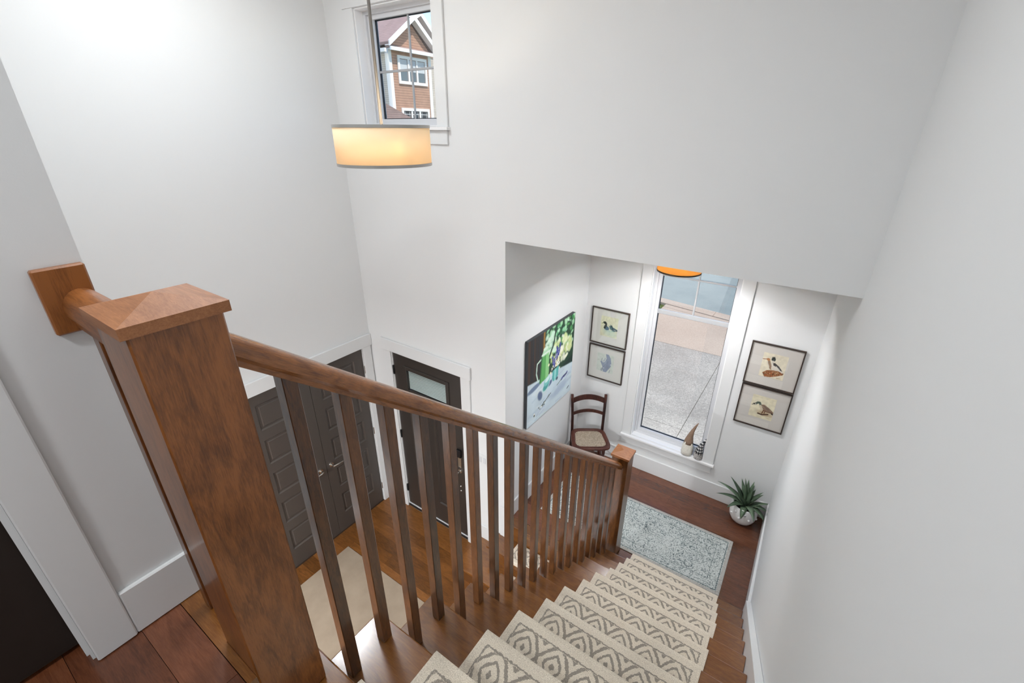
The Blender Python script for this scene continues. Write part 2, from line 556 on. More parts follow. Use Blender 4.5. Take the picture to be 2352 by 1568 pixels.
# ---------------------------------------------------------------- upper flight of stairs
st = thing('staircase', 'brown wooden staircase of twelve steps rising from the landing beside the white wall', 'staircase', (-0.36, ty(1), LAND))
for k in range(1, 14):
    y = ty(k); z = tz(k)
    if k < 13:
        q = MB()
        xa, xb = (-0.93 + skew(y) if k > 1 else -0.8295), xskirt(y)-0.0005
        q.box(xa, xb, y-RUN-0.012, y, z-0.03, z).bevel(0.005, 2)
        q.build('tread', TREAD, st)
    q = MB()
    q.box(-0.90+skew(y) if k > 1 else -0.8295, xskirt(y)-0.0005, y-0.044, y-0.026, z-H, z-0.03)
    q.build('riser', TREAD, st)
# closed carcass below the flight and the wall under it
q = MB()
poly = []
for k in range(1, 13):
    poly += [(ty(k)-0.045, tz(k-1)), (ty(k)-0.045, tz(k)-0.031)]
poly += [(0.05, tz(12)-0.031), (0.05, tz(12)-0.35), (2.6, LAND-0.3), (ty(1)-0.045, LAND-0.3)]
q.prism(poly, 0, -0.825, 0.17)
q.build('carcass', SUBFL, st)
# white skirt board along the right wall
def strip(y0, y1, zlo, zhi, th, m_, name, parent, x_of=xskirt):
    q = MB()
    q.hexa([(x_of(y0), y0, zlo(y0)), (x_of(y0)+th, y0, zlo(y0)), (x_of(y1)+th, y1, zlo(y1)), (x_of(y1), y1, zlo(y1)),
            (x_of(y0), y0, zhi(y0)), (x_of(y0)+th, y0, zhi(y0)), (x_of(y1)+th, y1, zhi(y1)), (x_of(y1), y1, zhi(y1))])
    q.bevel(0.004, 2)
    return q.build(name, m_, parent)
nose = lambda y: tz(1) - (H/RUN)*(y-Y1)
strip(0.05, 3.03, lambda y: nose(y)-0.5, lambda y: nose(y)+0.107, 0.039, TRIM, 'skirt_board', st)
# white wall filling the triangle under the flight
q = MB()
q.prism([(2.75, 0.0), (2.75, LAND-0.05), (2.60, LAND-0.02), (0.10, tz(12)-0.30), (0.10, 0.0)], 0, -0.93, -0.89, shift=(0, 0, 0))
q.build('wall_under_stairs', WALL)['kind'] = 'structure'

# lower flight: landing nosing, two wrapped steps
lf = thing('lower_steps', 'three short brown steps from the entry floor up to the landing', 'steps', (-1.5, 2.6, 0))
q = MB(); q.box(XO+0.001, -0.97, 2.79, 2.899, LAND-0.03, LAND+0.001).bevel(0.004, 2); q.build('landing_nosing', TREAD, lf)
q = MB(); q.box(XO+0.001, -0.95, 2.80, 2.815, LAND-H, LAND-0.03); q.build('riser', TREAD, lf)
q = MB(); q.box(-2.065, -0.95, 2.583, YF-0.0005, LAND-H-0.03, LAND-H).bevel(0.005, 2); q.build('tread', TREAD, lf)
q = MB(); q.box(XO+0.001, -0.95, YF, 2.80, LAND-H-0.03, LAND-H); q.build('tread', TREAD, lf)
q = MB(); q.box(-2.04, -0.95, 2.61, YF-0.001, LAND-2*H, LAND-H-0.031); q.build('riser', TREAD, lf)
q = MB(); q.box(-2.30, -0.95, 2.352, YF-0.0005, LAND-2*H-0.03, LAND-2*H-0.0005).bevel(0.005, 2); q.build('tread', TREAD, lf)
q = MB(); q.box(-2.275, -0.95, 2.378, YF-0.001, 0.001, LAND-2*H-0.031); q.build('riser', TREAD, lf)

# ---------------------------------------------------------------- railing
rl = thing('stair_railing', 'brown wooden stair railing with square balusters and two capped newel posts', 'railing', (-0.87, 1.5, tz(6)))
def newel(cx, cy, z0, zcap, half=0.067, caph=0.076, m_=WOODZ):
    q = MB(); q.box(cx-half, cx+half, cy-half, cy+half, z0, zcap-0.0185).bevel(0.003, 1)
    n = q.build('newel_post', m_, rl)
    q = MB()
    a = caph
    q.verts([(cx-a, cy-a, zcap-0.0185), (cx+a, cy-a, zcap-0.0185), (cx+a, cy+a, zcap-0.0185), (cx-a, cy+a, zcap-0.0185),
             (cx-a, cy-a, zcap), (cx+a, cy-a, zcap), (cx+a, cy+a, zcap), (cx-a, cy+a, zcap), (cx, cy, zcap+0.020)],
            [(3,2,1,0), (0,1,5,4), (1,2,6,5), (2,3,7,6), (3,0,4,7), (4,5,8), (5,6,8), (6,7,8), (7,4,8)])
    q.build('post_cap', CAPW, n)
    return n
newel(-0.849, 0.239, tz(12)+0.001, Z(-0.2525))
newel(-0.898, 2.915, LAND+0.001, Z(-2.33), m_=BALW)
def rail_prof(w, h):
    p = []
    for t in np.linspace(0, math.pi, 13):
        p.append((w/2*math.cos(t), h*0.52 + h*0.48*math.sin(t)))
    p += [(-w/2*0.98, h*0.34), (-w/2*0.74, h*0.2), (-w/2*0.70, 0), (w/2*0.70, 0), (w/2*0.74, h*0.2), (w/2*0.98, h*0.34)]
    return p
SL = H/RUN
ra, rb = 0.3055, 2.8485
zb = lambda y: Z(-0.791) - SL*(y-0.807)
pr = rail_prof(0.064, 0.068*math.cos(math.atan(SL)))
q = MB()
A_ = Vector((-0.847+skew(ra), ra, zb(ra))); B_ = Vector((-0.847+skew(rb), rb, zb(rb)))
Lr = (B_-A_).length
q.prism(pr, 1, -0.025, Lr+0.012)
hr = q.build('handrail', WOODY, rl, world=False)          # straight rail, pitched parallel to the flight
dr = (B_-A_).normalized()
sx_ = dr.cross(Vector((0, 0, 1))).normalized(); uz_ = sx_.cross(dr)
hr.rotation_euler = Matrix((sx_, dr, uz_)).transposed().to_euler()
hr.location = A_ - Vector(rl.location)
auto_smooth(hr, 0.5)
bal_cache = {}
for i in range(20):
    y = 0.410 + 0.12035*i
    k = next(k for k in range(1, 13) if ty(k)-RUN < y <= ty(k))
    top = zb(y) + 0.012
    L = round(top - tz(k), 2)
    key = i % 2
    if key not in bal_cache:
        q = MB(); b = 0.0163
        q.box(-b, b, -b, b, 0.0005, L).bevel(0.0015, 1)
        for v in q.bm.verts:
            if v.co.z > L-0.01: v.co.z -= SL*v.co.y
        o = q.build('baluster', BALW, rl, world=False)
        bal_cache[key] = o.data
    else:
        o = bpy.data.objects.new('baluster', bal_cache[key]); col.objects.link(o); o.parent = rl
    o.location = Vector((-0.847+skew(y), y, tz(k))) - Vector(rl.location)

# short level guard between the wall and the top newel
q = MB()
q.prism([(0.2045+p[0], Z(-0.337)+p[1]) for p in rail_prof(0.060, 0.070)], 0, -1.104, -0.9165)
auto_smooth(q.build('guard_rail', WOODX, rl), 0.5)
q = MB(); q.box(-1.1195, -1.104, 0.1525, 0.2275, Z(-0.3455), Z(-0.2235)).bevel(0.003, 1); q.build('wall_rosette', WOODZ, rl)
q = MB(); q.box(-1.060, -1.0275, 0.189, 0.2215, UP+0.0015, Z(-0.335)).bevel(0.0015, 1); q.build('baluster', WOODZ, rl)

# ---------------------------------------------------------------- baseboards and casings
def bb(name, x0, x1, y0, y1, z0, z1, parent=None):
    q = MB(); q.box(x0, x1, y0, y1, z0, z1).bevel(0.003, 1)
    o = q.build(name, TRIM, parent)
    if parent is None: o['kind'] = 'structure'
    return o
BH = 0.195
bb('baseboard_far', XO+0.016, 0.20, YFAR-0.016, YFAR, LAND+0.001, LAND+BH+0.005)
bb('baseboard_alcove', XO, XO+0.016, YF+0.0, YFAR-0.0165, LAND+0.002, LAND+BH)
q = MB()
y0, y1 = 3.03, YFAR-0.0005
q.hexa([(xwall(y0)-0.024, y0, LAND+0.001), (xwall(y0), y0, LAND+0.001), (xwall(y1), y1, LAND+0.001), (xwall(y1)-0.014, y1, LAND+0.001),
        (xwall(y0)-0.024, y0, LAND+BH), (xwall(y0), y0, LAND+BH), (xwall(y1), y1, LAND+BH), (xwall(y1)-0.014, y1, LAND+BH)])
q.bevel(0.003, 1)
q.build('baseboard_right', TRIM)['kind'] = 'structure'
bb('baseboard_front', -2.03, XO-0.001, YF-0.015, YF, LAND-H+0.001, LAND+BH)
bb('baseboard_front', -2.36, -2.031, YF-0.015, YF, LAND-2*H+0.001, LAND-2*H+0.185)
bb('baseboard_front', XL+0.02, -3.53, YF-0.015, YF, 0.001, BH)
bb('baseboard_left', XL, XL+0.015, -3.0, 1.27, 0.001, BH)
bb('baseboard_hall', XW, XW+0.012, 0.0635, YW, UP+0.001, UP+0.135)
# foyer door casing
bb('trim_1', -3.53, -3.43, YF-0.017, YF, 0.001, D1[3])
bb('trim_2', -2.476, -2.363, YF-0.017, YF, 0.001, D1[3])
bb('trim_3', -3.555, -2.35, YF-0.024, YF, D1[3]+0.0005, D1[3]+0.128)
# closet casing
bb('trim_4', XL, XL+0.017, 2.672, 2.772, 0.001, CL[3])
bb('trim_5', XL, XL+0.017, 1.27, 1.385, 0.001, CL[3])
bb('trim_6', XL, XL+0.024, 1.25, 2.786, CL[3]+0.0005, CL[3]+0.133)
# hall doorway casing and jamb
bb('trim_7', XW, XW+0.015, -0.012, 0.063, UP+0.001, UP+2.10)
bb('trim_8', XW, XW+0.015, -0.95, -0.86, UP+0.001, UP+2.10)
q = MB()
q.box(XW-0.11, XW-0.002, -0.018, -0.0125, UP+0.001, UP+2.08)
q.box(XW-0.055, XW-0.022, -0.0235, -0.018, UP+0.001, UP+2.08)
q.build('trim_9', TRIM)['kind'] = 'structure'

# ---------------------------------------------------------------- dark panelled doors
def panel_door(q_add, w, h, t, panels, depth=0.010):
    """slab in local coords: u 0..w, v 0..h, face at n = 0, back at n = -t; recessed panels"""
    us = sorted({0, w, *[p[0] for p in panels], *[p[1] for p in panels]})
    vs = sorted({0, h, *[p[2] for p in panels], *[p[3] for p in panels]})
    for a, b in zip(us, us[1:]):
        runs = []
        for c, d in zip(vs, vs[1:]):
            if any(p[0] <= a and b <= p[1] and p[2] <= c and d <= p[3] for p in panels): continue
            if runs and abs(runs[-1][1]-c) < 1e-9: runs[-1][1] = d
            else: runs.append([c, d])
        for c, d in runs: q_add(a, b, c, d, -t, 0)

def lever(parent, c, along, out, m_=NICKEL, length=0.115):
    """rose and lever; along, out: unit vectors"""
    c = Vector(c); al = Vector(along); ou = Vector(out)
    q = MB()
    q.tube(c, c+ou*0.010, 0.026, 0.024, n=24)
    q.tube(c+ou*0.009, c+ou*0.050, 0.010, 0.010, n=12)
    q.path([c+ou*0.047, c+ou*0.052+al*0.02, c+ou*0.052+al*length*0.6+Vector((0,0,-0.003)), c+ou*0.050+al*length+Vector((0,0,-0.006))], [0.010, 0.0095, 0.008, 0.007], n=10)
    o = q.build('lever_handle', m_, parent, smooth=False)
    auto_smooth(o, 0.7)
    return o

def closet_door(name, label, y0, y1, handle_y, along):
    w = y1-y0; zb0, zt0 = 0.006, Z(-2.106)
    t = thing(name, label, 'door', (XL-0.02, (y0+y1)/2, zb0), kind='structure')
    del t['category']
    h = zt0-zb0
    pz = [(Z(-2.482-0.3757*i)-zb0, Z(-2.214-0.3757*i)-zb0) for i in range(5)]
    st_ = 0.105
    pan = [(st_, w-st_, a, b) for a, b in pz]
    q = MB()
    xf = XL-0.012
    panel_door(lambda a, b, c, d, n0, n1: q.box(xf+n0, xf+n1, y0+a, y0+b, zb0+c, zb0+d), w, h, 0.035, pan)
    q.build('frame', DOORM, t)
    for a, b in pz:
        q = MB()
        q.box(xf-0.03, xf-0.012, y0+st_, y1-st_, zb0+a, zb0+b)
        # sloped sticking around the panel
        e = 0.012
        for (ya_, yb_, za_, zb_) in ((y0+st_, y1-st_, zb0+a, zb0+b),):
            q.verts([(xf-0.001, ya_, za_), (xf-0.001, yb_, za_), (xf-0.001, yb_, zb_), (xf-0.001, ya_, zb_),
                     (xf-0.011, ya_+e, za_+e), (xf-0.011, yb_-e, za_+e), (xf-0.011, yb_-e, zb_-e), (xf-0.011, ya_+e, zb_-e)],
                    [(0,1,5,4), (1,2,6,5), (2,3,7,6), (3,0,4,7)])
            f = 0.03
            q.verts([(xf-0.0115, ya_+f, za_+f), (xf-0.0115, yb_-f, za_+f), (xf-0.0115, yb_-f, zb_-f), (xf-0.0115, ya_+f, zb_-f),
                     (xf-0.006, ya_+f+0.008, za_+f+0.008), (xf-0.006, yb_-f-0.008, za_+f+0.008), (xf-0.006, yb_-f-0.008, zb_-f-0.008), (xf-0.006, ya_+f+0.008, zb_-f-0.008)],
                    [(0,1,5,4), (1,2,6,5), (2,3,7,6), (3,0,4,7), (4,5,6,7)])
        q.build('panel', DOORM, t)
    lever(t, (xf, handle_y, Z(-3.262)), along, (1, 0, 0))
    return t
closet_door('door_1', 'dark brown closet door leaf with five panels beside the newel post', 1.397, 2.0265, 1.955, (0, -1, 0))
d2 = closet_door('door_2', 'dark brown closet door leaf with five panels nearest the front wall', 2.0305, 2.664, 2.085, (0, 1, 0))
for zc in (-2.36, -3.16, -3.98):
    q = MB(); q.tube((XL+0.004, 2.668, Z(zc)-0.045), (XL+0.004, 2.668, Z(zc)+0.045), 0.006, n=8); q.build('hinge', NICKEL, d2)

# front door
t = thing('door_3', 'dark brown front door with a blind-covered glass light above two tall panels', 'door', (-2.953, YF+0.03, 0.05), kind='structure')
del t['category']
x0, x1, zb0, zt0 = -3.421, -2.486, 0.05, Z(-2.093)
yf = YF+0.012
w, h = x1-x0, zt0-zb0
lite = (-3.274-x0, -2.649-x0, Z(-2.535)-zb0, Z(-2.22)-zb0)
pl = (-3.245-x0, -2.985-x0, Z(-3.905)-zb0, Z(-2.66)-zb0)
pr_ = (-2.905-x0, -2.661-x0, Z(-3.905)-zb0, Z(-2.66)-zb0)
q = MB()
panel_door(lambda a, b, c, d, n0, n1: q.box(x0+a, x0+b, yf-n1, yf-n0, zb0+c, zb0+d), w, h, 0.044, [lite, pl, pr_])
q.build('slab', DOORX, t)
for (a, b, c, d) in (pl, pr_):
    q = MB()
    q.box(x0+a, x0+b, yf+0.012, yf+0.03, zb0+c, zb0+d)
    for e0, e1, n0, n1 in ((0.0, 0.014, 0.001, 0.0115), (0.035, 0.048, 0.0118, 0.004)):
        A = [(x0+a+e, y_, zz) for e, y_ in ((e0, yf+n0),) for zz in ()]
        p = lambda e, n: [(x0+a+e, yf+n, zb0+c+e), (x0+b-e, yf+n, zb0+c+e), (x0+b-e, yf+n, zb0+d-e), (x0+a+e, yf+n, zb0+d-e)]
        fs = [(0,1,5,4), (1,2,6,5), (2,3,7,6), (3,0,4,7)] + ([(4,5,6,7)] if e0 > 0 else [])
        q.verts(p(e0, n0)+p(e1, n1), fs)
    q.build('panel', DOORX, t)
a, b, c, d = lite
q = MB()
fr_ = 0.042
for (aa, bb_, cc, dd) in ((a, a+fr_, c, d), (b-fr_, b, c, d), (a+fr_, b-fr_, c, c+fr_), (a+fr_, b-fr_, d-fr_, d)):
    q.box(x0+aa, x0+bb_, yf-0.012, yf+0.03, zb0+cc, zb0+dd)
q.bevel(0.004, 1)
q.build('light_frame', DOORX, t)
q = MB(); q.box(x0+a+fr_, x0+b-fr_, yf+0.004, yf+0.007, zb0+c+fr_, zb0+d-fr_); q.build('pane', GLASS, t)
q = MB(); q.box(x0+a+fr_, x0+b-fr_, yf+0.034, yf+0.037, zb0+c+fr_, zb0+d-fr_); q.build('pane', glass_mat('outdoor_shade_glass', 0.04, (0.14, 0.24, 0.23)), t)  # dark tint stands in for the shade outside, behind the slats
SLAT = plain('blind_slat', srgb(214, 226, 222), 0.6)
slat_me = None
n = 13
for i in range(n):
    zc_ = zb0+c+fr_ + (d-c-2*fr_)*(i+0.5)/n
    if slat_me is None:
        q = MB(); L = (b-a)-2*fr_-0.004
        q.hexa([(-L/2, -0.0045, -0.0045), (L/2, -0.0045, -0.0045), (L/2, 0.0045, 0.0012), (-L/2, 0.0045, 0.0012),
                (-L/2, -0.0045, -0.0035), (L/2, -0.0045, -0.0035), (L/2, 0.0045, 0.0022), (-L/2, 0.0045, 0.0022)])
        o = q.build('blind_slat', SLAT, t, world=False); slat_me = o.data
    else:
        o = bpy.data.objects.new('blind_slat', slat_me); col.objects.link(o); o.parent = t
    o.location = Vector((x0+(a+b)/2, yf+0.020, zc_)) - Vector(t.location)
for zc in (-2.312, -3.14, -3.935):
    q = MB(); q.box(-3.434, -3.418, yf-0.012, yf+0.004, Z(zc)-0.055, Z(zc)+0.055); q.build('hinge', BLACKM, t)
q = MB(); q.box(-2.585, -2.525, yf-0.028, yf, Z(-3.072), Z(-2.978)).bevel(0.004, 1); q.build('keypad_lock', BLACKP, t)
q = MB(); q.box(-2.578, -2.535, yf-0.010, yf, Z(-3.215), Z(-3.078)).bevel(0.003, 1); q.build('lock_plate', NICKEL, t)
lever(t, (-2.556, yf, Z(-3.262)), (-1, 0, 0), (0, -1, 0))
for zc in (-3.475, -3.535):
    q = MB(); q.ball((-2.560, yf-0.003, Z(zc)), 0.010, 12, (1, 0.8, 1)); q.build('bolt_cap', NICKEL, t, smooth=True)
q = MB(); q.box(D1[0], D1[1], YF+0.0, YF+0.15, 0.001, 0.034); q.build('threshold', BLACKM, t)
q = MB(); q.box(D1[0]+0.001, D1[1]-0.001, YF+0.006, YF+0.012, 0.034, 0.049); q.build('door_sweep', VINYL, t)
q = MB()
q.box(D1[0], D1[0]+0.008, YF+0.0, YF+0.15, 0.035, D1[3]); q.box(D1[1]-0.008, D1[1], YF+0.0, YF+0.15, 0.035, D1[3])
q.box(D1[0]+0.008, D1[1]-0.008, YF, YF+0.15, D1[3]-0.005, D1[3])
q.build('jamb', TRIM, t)

# upstairs hall door (dark, closed)
t = thing('door_4', 'dark brown bedroom door in the white casing of the upstairs hall', 'door', (XW-0.1, -0.44, UP), kind='structure')
del t['category']
q = MB(); q.box(XW-0.100, XW-0.060, -0.855, -0.019, UP+0.012, UP+2.075).bevel(0.002, 1)
q.build('slab', plain('espresso_door', srgb(30, 19, 12), 0.6), t)
lever(t, (XW-0.060, -0.79, UP+0.95), (0, 1, 0), (1, 0, 0))

# switch plate by the front door
t = thing('switch_plate', 'white light switch plate on the wall right of the front door', 'light switch', (-2.24, YF, Z(-3.02)))
q = MB(); q.box(-2.295, -2.188, YF-0.006, YF, Z(-3.02), Z(-2.895)).bevel(0.002, 1); q.build('plate', TRIM, t)
for xx in (-2.268, -2.215):
    q = MB(); q.box(xx-0.016, xx+0.016, YF-0.011, YF-0.0062, Z(-2.99), Z(-2.925)).bevel(0.002, 1); q.build('rocker', VINYL, t)

# ---------------------------------------------------------------- windows
def window(name, label, op, ywall, gl, xm, zms, grid_z0, rail=None, cw=0.105, ear=0.045, head=True):
    x0, x1, z0, z1 = op; gx0, gx1, gz0, gz1 = gl
    t = thing(name, label, 'window', ((x0+x1)/2, ywall, z0), kind='structure'); del t['category']
    yi = ywall
    # casing
    q = MB(); q.box(x0-cw, x0, yi-0.018, yi, z0, z1).bevel(0.002, 1); q.build('casing', TRIM, t)
    q = MB(); q.box(x1, x1+cw, yi-0.018, yi, z0, z1).bevel(0.002, 1); q.build('casing', TRIM, t)
    q = MB(); q.box(x0-cw-0.015, x1+cw+0.015, yi-0.022, yi, z1+0.0005, z1+0.105).bevel(0.002, 1); q.build('head_casing', TRIM, t)
    q = MB(); q.box(x0-cw-0.005, x1+cw+0.012, yi-0.042, yi, z0-0.022, z0).box(x0+0.001, x1-0.001, yi, yi+0.10, z0-0.0005, z0+0.004).bevel(0.002, 1)
    q.build('stool', JAMB, t)
    q = MB(); q.box(x0-cw+0.003, x1+cw-0.010, yi-0.016, yi, z0-0.12, z0-0.0225).bevel(0.002, 1); q.build('apron', TRIM, t)
    # jamb liners, frame, sash
    def ring(a0, a1, b0, b1, c0, c1, d0, d1, ya, yb, nm, m_):
        q = MB()
        q.box(a0, a1, ya, yb, c0, d1); q.box(b0, b1, ya, yb, c0, d1)
        q.box(a1, b0, ya, yb, c0, c1); q.box(a1, b0, ya, yb, d0, d1)
        return q.build(nm, m_, t)
    ring(x0, x0+0.010, x1-0.010, x1, z0+0.0045, z0+0.0105, z1-0.010, z1, yi-0.001, yi+0.155, 'jamb', JAMB)
    fx = 0.036
    ring(x0+0.010, x0+fx, x1-fx, x1-0.010, z0+0.0107, z0+0.030, z1-fx, z1-0.010, yi+0.075, yi+0.150, 'frame', VINYL)
    ring(x0+fx, gx0, gx1, x1-fx, z0+0.0302, gz0, gz1, z1-fx, yi+0.095, yi+0.145, 'sash', VINYL)
    g = 0.006
    ring(gx0, gx0+g, gx1-g, gx1, gz0, gz0+g, gz1-g, gz1, yi+0.118, yi+0.136, 'gasket', GASK)
    q = MB(); q.box(gx0+g, gx1-g, yi+0.126, yi+0.130, gz0+g, gz1-g); q.build('pane', GLASS, t)
    mw = 0.0085
    if rail:
        q = MB(); q.box(gx0, gx1, yi+0.100, yi+0.125, rail[0], rail[1]).bevel(0.003, 1); q.build('check_rail', MUNT, t)
    q = MB(); q.box(xm-mw, xm+mw, yi+0.112, yi+0.1255, grid_z0, gz1).bevel(0.003, 1); q.build('muntin', MUNT, t)
    for zm in zms:
        q = MB(); q.box(gx0, gx1, yi+0.1105, yi+0.1255, zm-mw, zm+mw).bevel(0.003, 1); q.build('muntin', MUNT, t)
    return t
window('window_1', 'upper white window with a cross grid above the pendant lamp', W1, YF,
       (-3.298, -2.672, Z(0.0785), Z(0.773)), -2.933, [Z(0.42)], Z(0.0785))
window('window_2', 'tall white window above the landing floor with a gridded top sash', W2, YFAR,
       (-1.222, -0.538, Z(-3.135), Z(-0.94)), -0.876, [Z(-1.30)], Z(-1.66), rail=(Z(-1.705), Z(-1.66)))

# ---------------------------------------------------------------- pendant and landing lamps, added fill lamps
def lamp_point(loc, power, colr, radius, parent=None):
    d = bpy.data.lights.new('bulb_light', 'POINT'); d.energy = power; d.color = colr; d.shadow_soft_size = radius
    o = bpy.data.objects.new('bulb_light', d); col.objects.link(o)
    o.location = loc
    if parent is not None:
        o.parent = parent; o.location = Vector(loc) - Vector(parent.location)
    return o
WARM = (1.0, 0.88, 0.70)
SHADE = shade_mat('cream_fabric_shade', (0.92, 0.79, 0.60), 0.42)
BULB = emit_mat('lit_bulb', (1.0, 0.82, 0.55), 12.0)
px, py = -2.063, 1.792
t = thing('pendant_lamp', 'lit cream drum pendant lamp with steel bands hanging on a thin rod', 'lamp', (px, py, Z(-0.177)))
R_, zt_, zb_ = 0.250, Z(0.022), Z(-0.177)
q = MB()
q.lathe([(R_-0.003, zb_+0.012), (R_-0.003, zt_-0.012), (R_-0.001, zt_-0.012), (R_-0.001, zb_+0.012), (R_-0.003, zb_+0.012)], (px, py, 0), 64, cap=False)
q.build('shade', SHADE, t, smooth=True)
for za, zb2 in ((zb_, zb_+0.0145), (zt_-0.0145, zt_)):
    q = MB(); q.lathe([(R_-0.004, za), (R_+0.001, za), (R_+0.001, zb2), (R_-0.004, zb2), (R_-0.004, za)], (px, py, 0), 64, cap=False)
    auto_smooth(q.build('steel_band', STEEL, t), 0.6)
q = MB(); q.tube((px, py, zb_+0.06), (px, py, CEILZ-0.02), 0.008, n=12); q.build('rod', plain('grey_rod', (0.16, 0.15, 0.14), 0.5, metal=0.2), t, smooth=True)
q = MB(); q.tube((px, py, CEILZ-0.025), (px, py, CEILZ), 0.065, n=32); q.build('canopy', NICKEL, t)
q = MB()
for k in range(3):
    a = math.radians(60 + 120*k)
    q.tube((px, py, zt_-0.02), (px+R_*0.985*math.cos(a), py+R_*0.985*math.sin(a), zt_-0.02), 0.003, n=6)
q.build('spider', NICKEL, t)
# diffuser ring at the bottom, bulbs inside
q = MB(); q.lathe([(0.02, zb_+0.008), (R_-0.006, zb_+0.008), (R_-0.006, zb_+0.011), (0.02, zb_+0.011)], (px, py, 0), 48, cap=False)
q.build('diffuser', SHADE, t)
dirs = [math.radians(-26), math.radians(-74), math.radians(110)]
for k, a in enumerate(dirs):
    rr = (0.195, 0.165, 0.16)[k]
    bx, by, bz = px+rr*math.cos(a), py+rr*math.sin(a), (zt_+zb_)/2+0.004
    q = MB(); q.ball((bx, by, bz), 0.026, 16); q.build('bulb', BULB, t, smooth=True)
    q = MB(); q.tube((px+0.01*math.cos(a), py+0.01*math.sin(a), bz+0.02), (bx, by, bz+0.024), 0.010, n=8); q.build('socket_arm', NICKEL, t)
    lamp_point((bx, by, bz-0.0), P_PENDANT/3*(1.5, 0.75, 0.75)[k], WARM, 0.028, t)

AMBER = shade_mat('amber_fabric_shade', (0.78, 0.50, 0.17), 0.45)
lx, ly = -0.868, 3.60
t = thing('landing_lamp', 'amber drum ceiling lamp with dark rim above the landing', 'lamp', (lx, ly, Z(-0.998)))
zb_, zt_, R_ = Z(-0.998), Z(-0.83), 0.168
q = MB(); q.lathe([(R_-0.003, zb_+0.012), (R_-0.003, zt_-0.008), (R_-0.001, zt_-0.008), (R_-0.001, zb_+0.012), (R_-0.003, zb_+0.012)], (lx, ly, 0), 48, cap=False); q.build('shade', AMBER, t, smooth=True)
for za, zb2 in ((zb_, zb_+0.012), (zt_-0.01, zt_)):
    q = MB(); q.lathe([(R_-0.004, za), (R_+0.001, za), (R_+0.001, zb2), (R_-0.004, zb2), (R_-0.004, za)], (lx, ly, 0), 48, cap=False)
    auto_smooth(q.build('rim_band', BRONZE, t), 0.6)
q = MB(); q.tube((lx, ly, zb_+0.05), (lx, ly, HEAD-0.012), 0.008, n=10); q.tube((lx, ly, HEAD-0.014), (lx, ly, HEAD-0.0005), 0.07, n=32); q.build('stem', BRONZE, t)
q = MB()
for k in range(3):
    a = math.radians(30+120*k)
    q.tube((lx, ly, zt_-0.012), (lx+R_*0.985*math.cos(a), ly+R_*0.985*math.sin(a), zt_-0.012), 0.003, n=6)
q.build('spider', BRONZE, t)
for k in range(2):
    bx = lx + (0.07 if k else -0.07)
    q = MB(); q.ball((bx, ly, zb_+0.075), 0.026, 16); q.build('bulb', BULB, t, smooth=True)
    lamp_point((bx, ly, zb_+0.075), P_LANDING/2, (0.98, 0.98, 1.0), 0.028, t)

def fill_lamp(label, x, y, zc, power, colr=(0.94, 0.97, 1.0), size=0.34):  # unseen ceiling fixture added to brighten the rooms
    t = thing('added_fill_lamp', label, 'lamp', (x, y, zc-0.08))
    q = MB(); q.lathe([(0.02, -0.004), (size/2, -0.004), (size/2+0.012, -0.03), (size/2+0.012, 0)], (x, y, zc-0.0005), 40); q.build('pan', NICKEL, t)
    q = MB(); q.lathe([(0.001, -0.08), (size*0.28, -0.074), (size*0.45, -0.05), (size/2, -0.012)], (x, y, zc), 40, cap=False); q.build('fill_bowl', emit_mat('fill_bowl_glow', colr, 3.0), t, smooth=True)
    d = bpy.data.lights.new('fill_light', 'AREA'); d.shape = 'DISK'; d.size = size; d.energy = power; d.color = colr
    o = bpy.data.objects.new('fill_light', d); col.objects.link(o); o.parent = t; o.location = (0, 0, -0.01)
    return t
fill_lamp('added fill lamp on the upstairs hall ceiling, out of view', -0.42, -1.0, CEILZ, P_HALL_FILL)
fill_lamp('added fill lamp on the lower hall ceiling, out of view', -2.3, -1.4, UP-0.3, P_LOWER_FILL)
fill_lamp('added fill lamp on the foyer ceiling beside the hall wall, out of view', -1.1, 0.75, CEILZ, P_FOYER_FILL*0.46, (0.93, 0.965, 1.0), 0.44)
fill_lamp('added fill lamp on the foyer ceiling beside the left wall, out of view', -2.75, 1.35, CEILZ, P_FOYER_FILL*0.66, (0.93, 0.965, 1.0), 0.44)

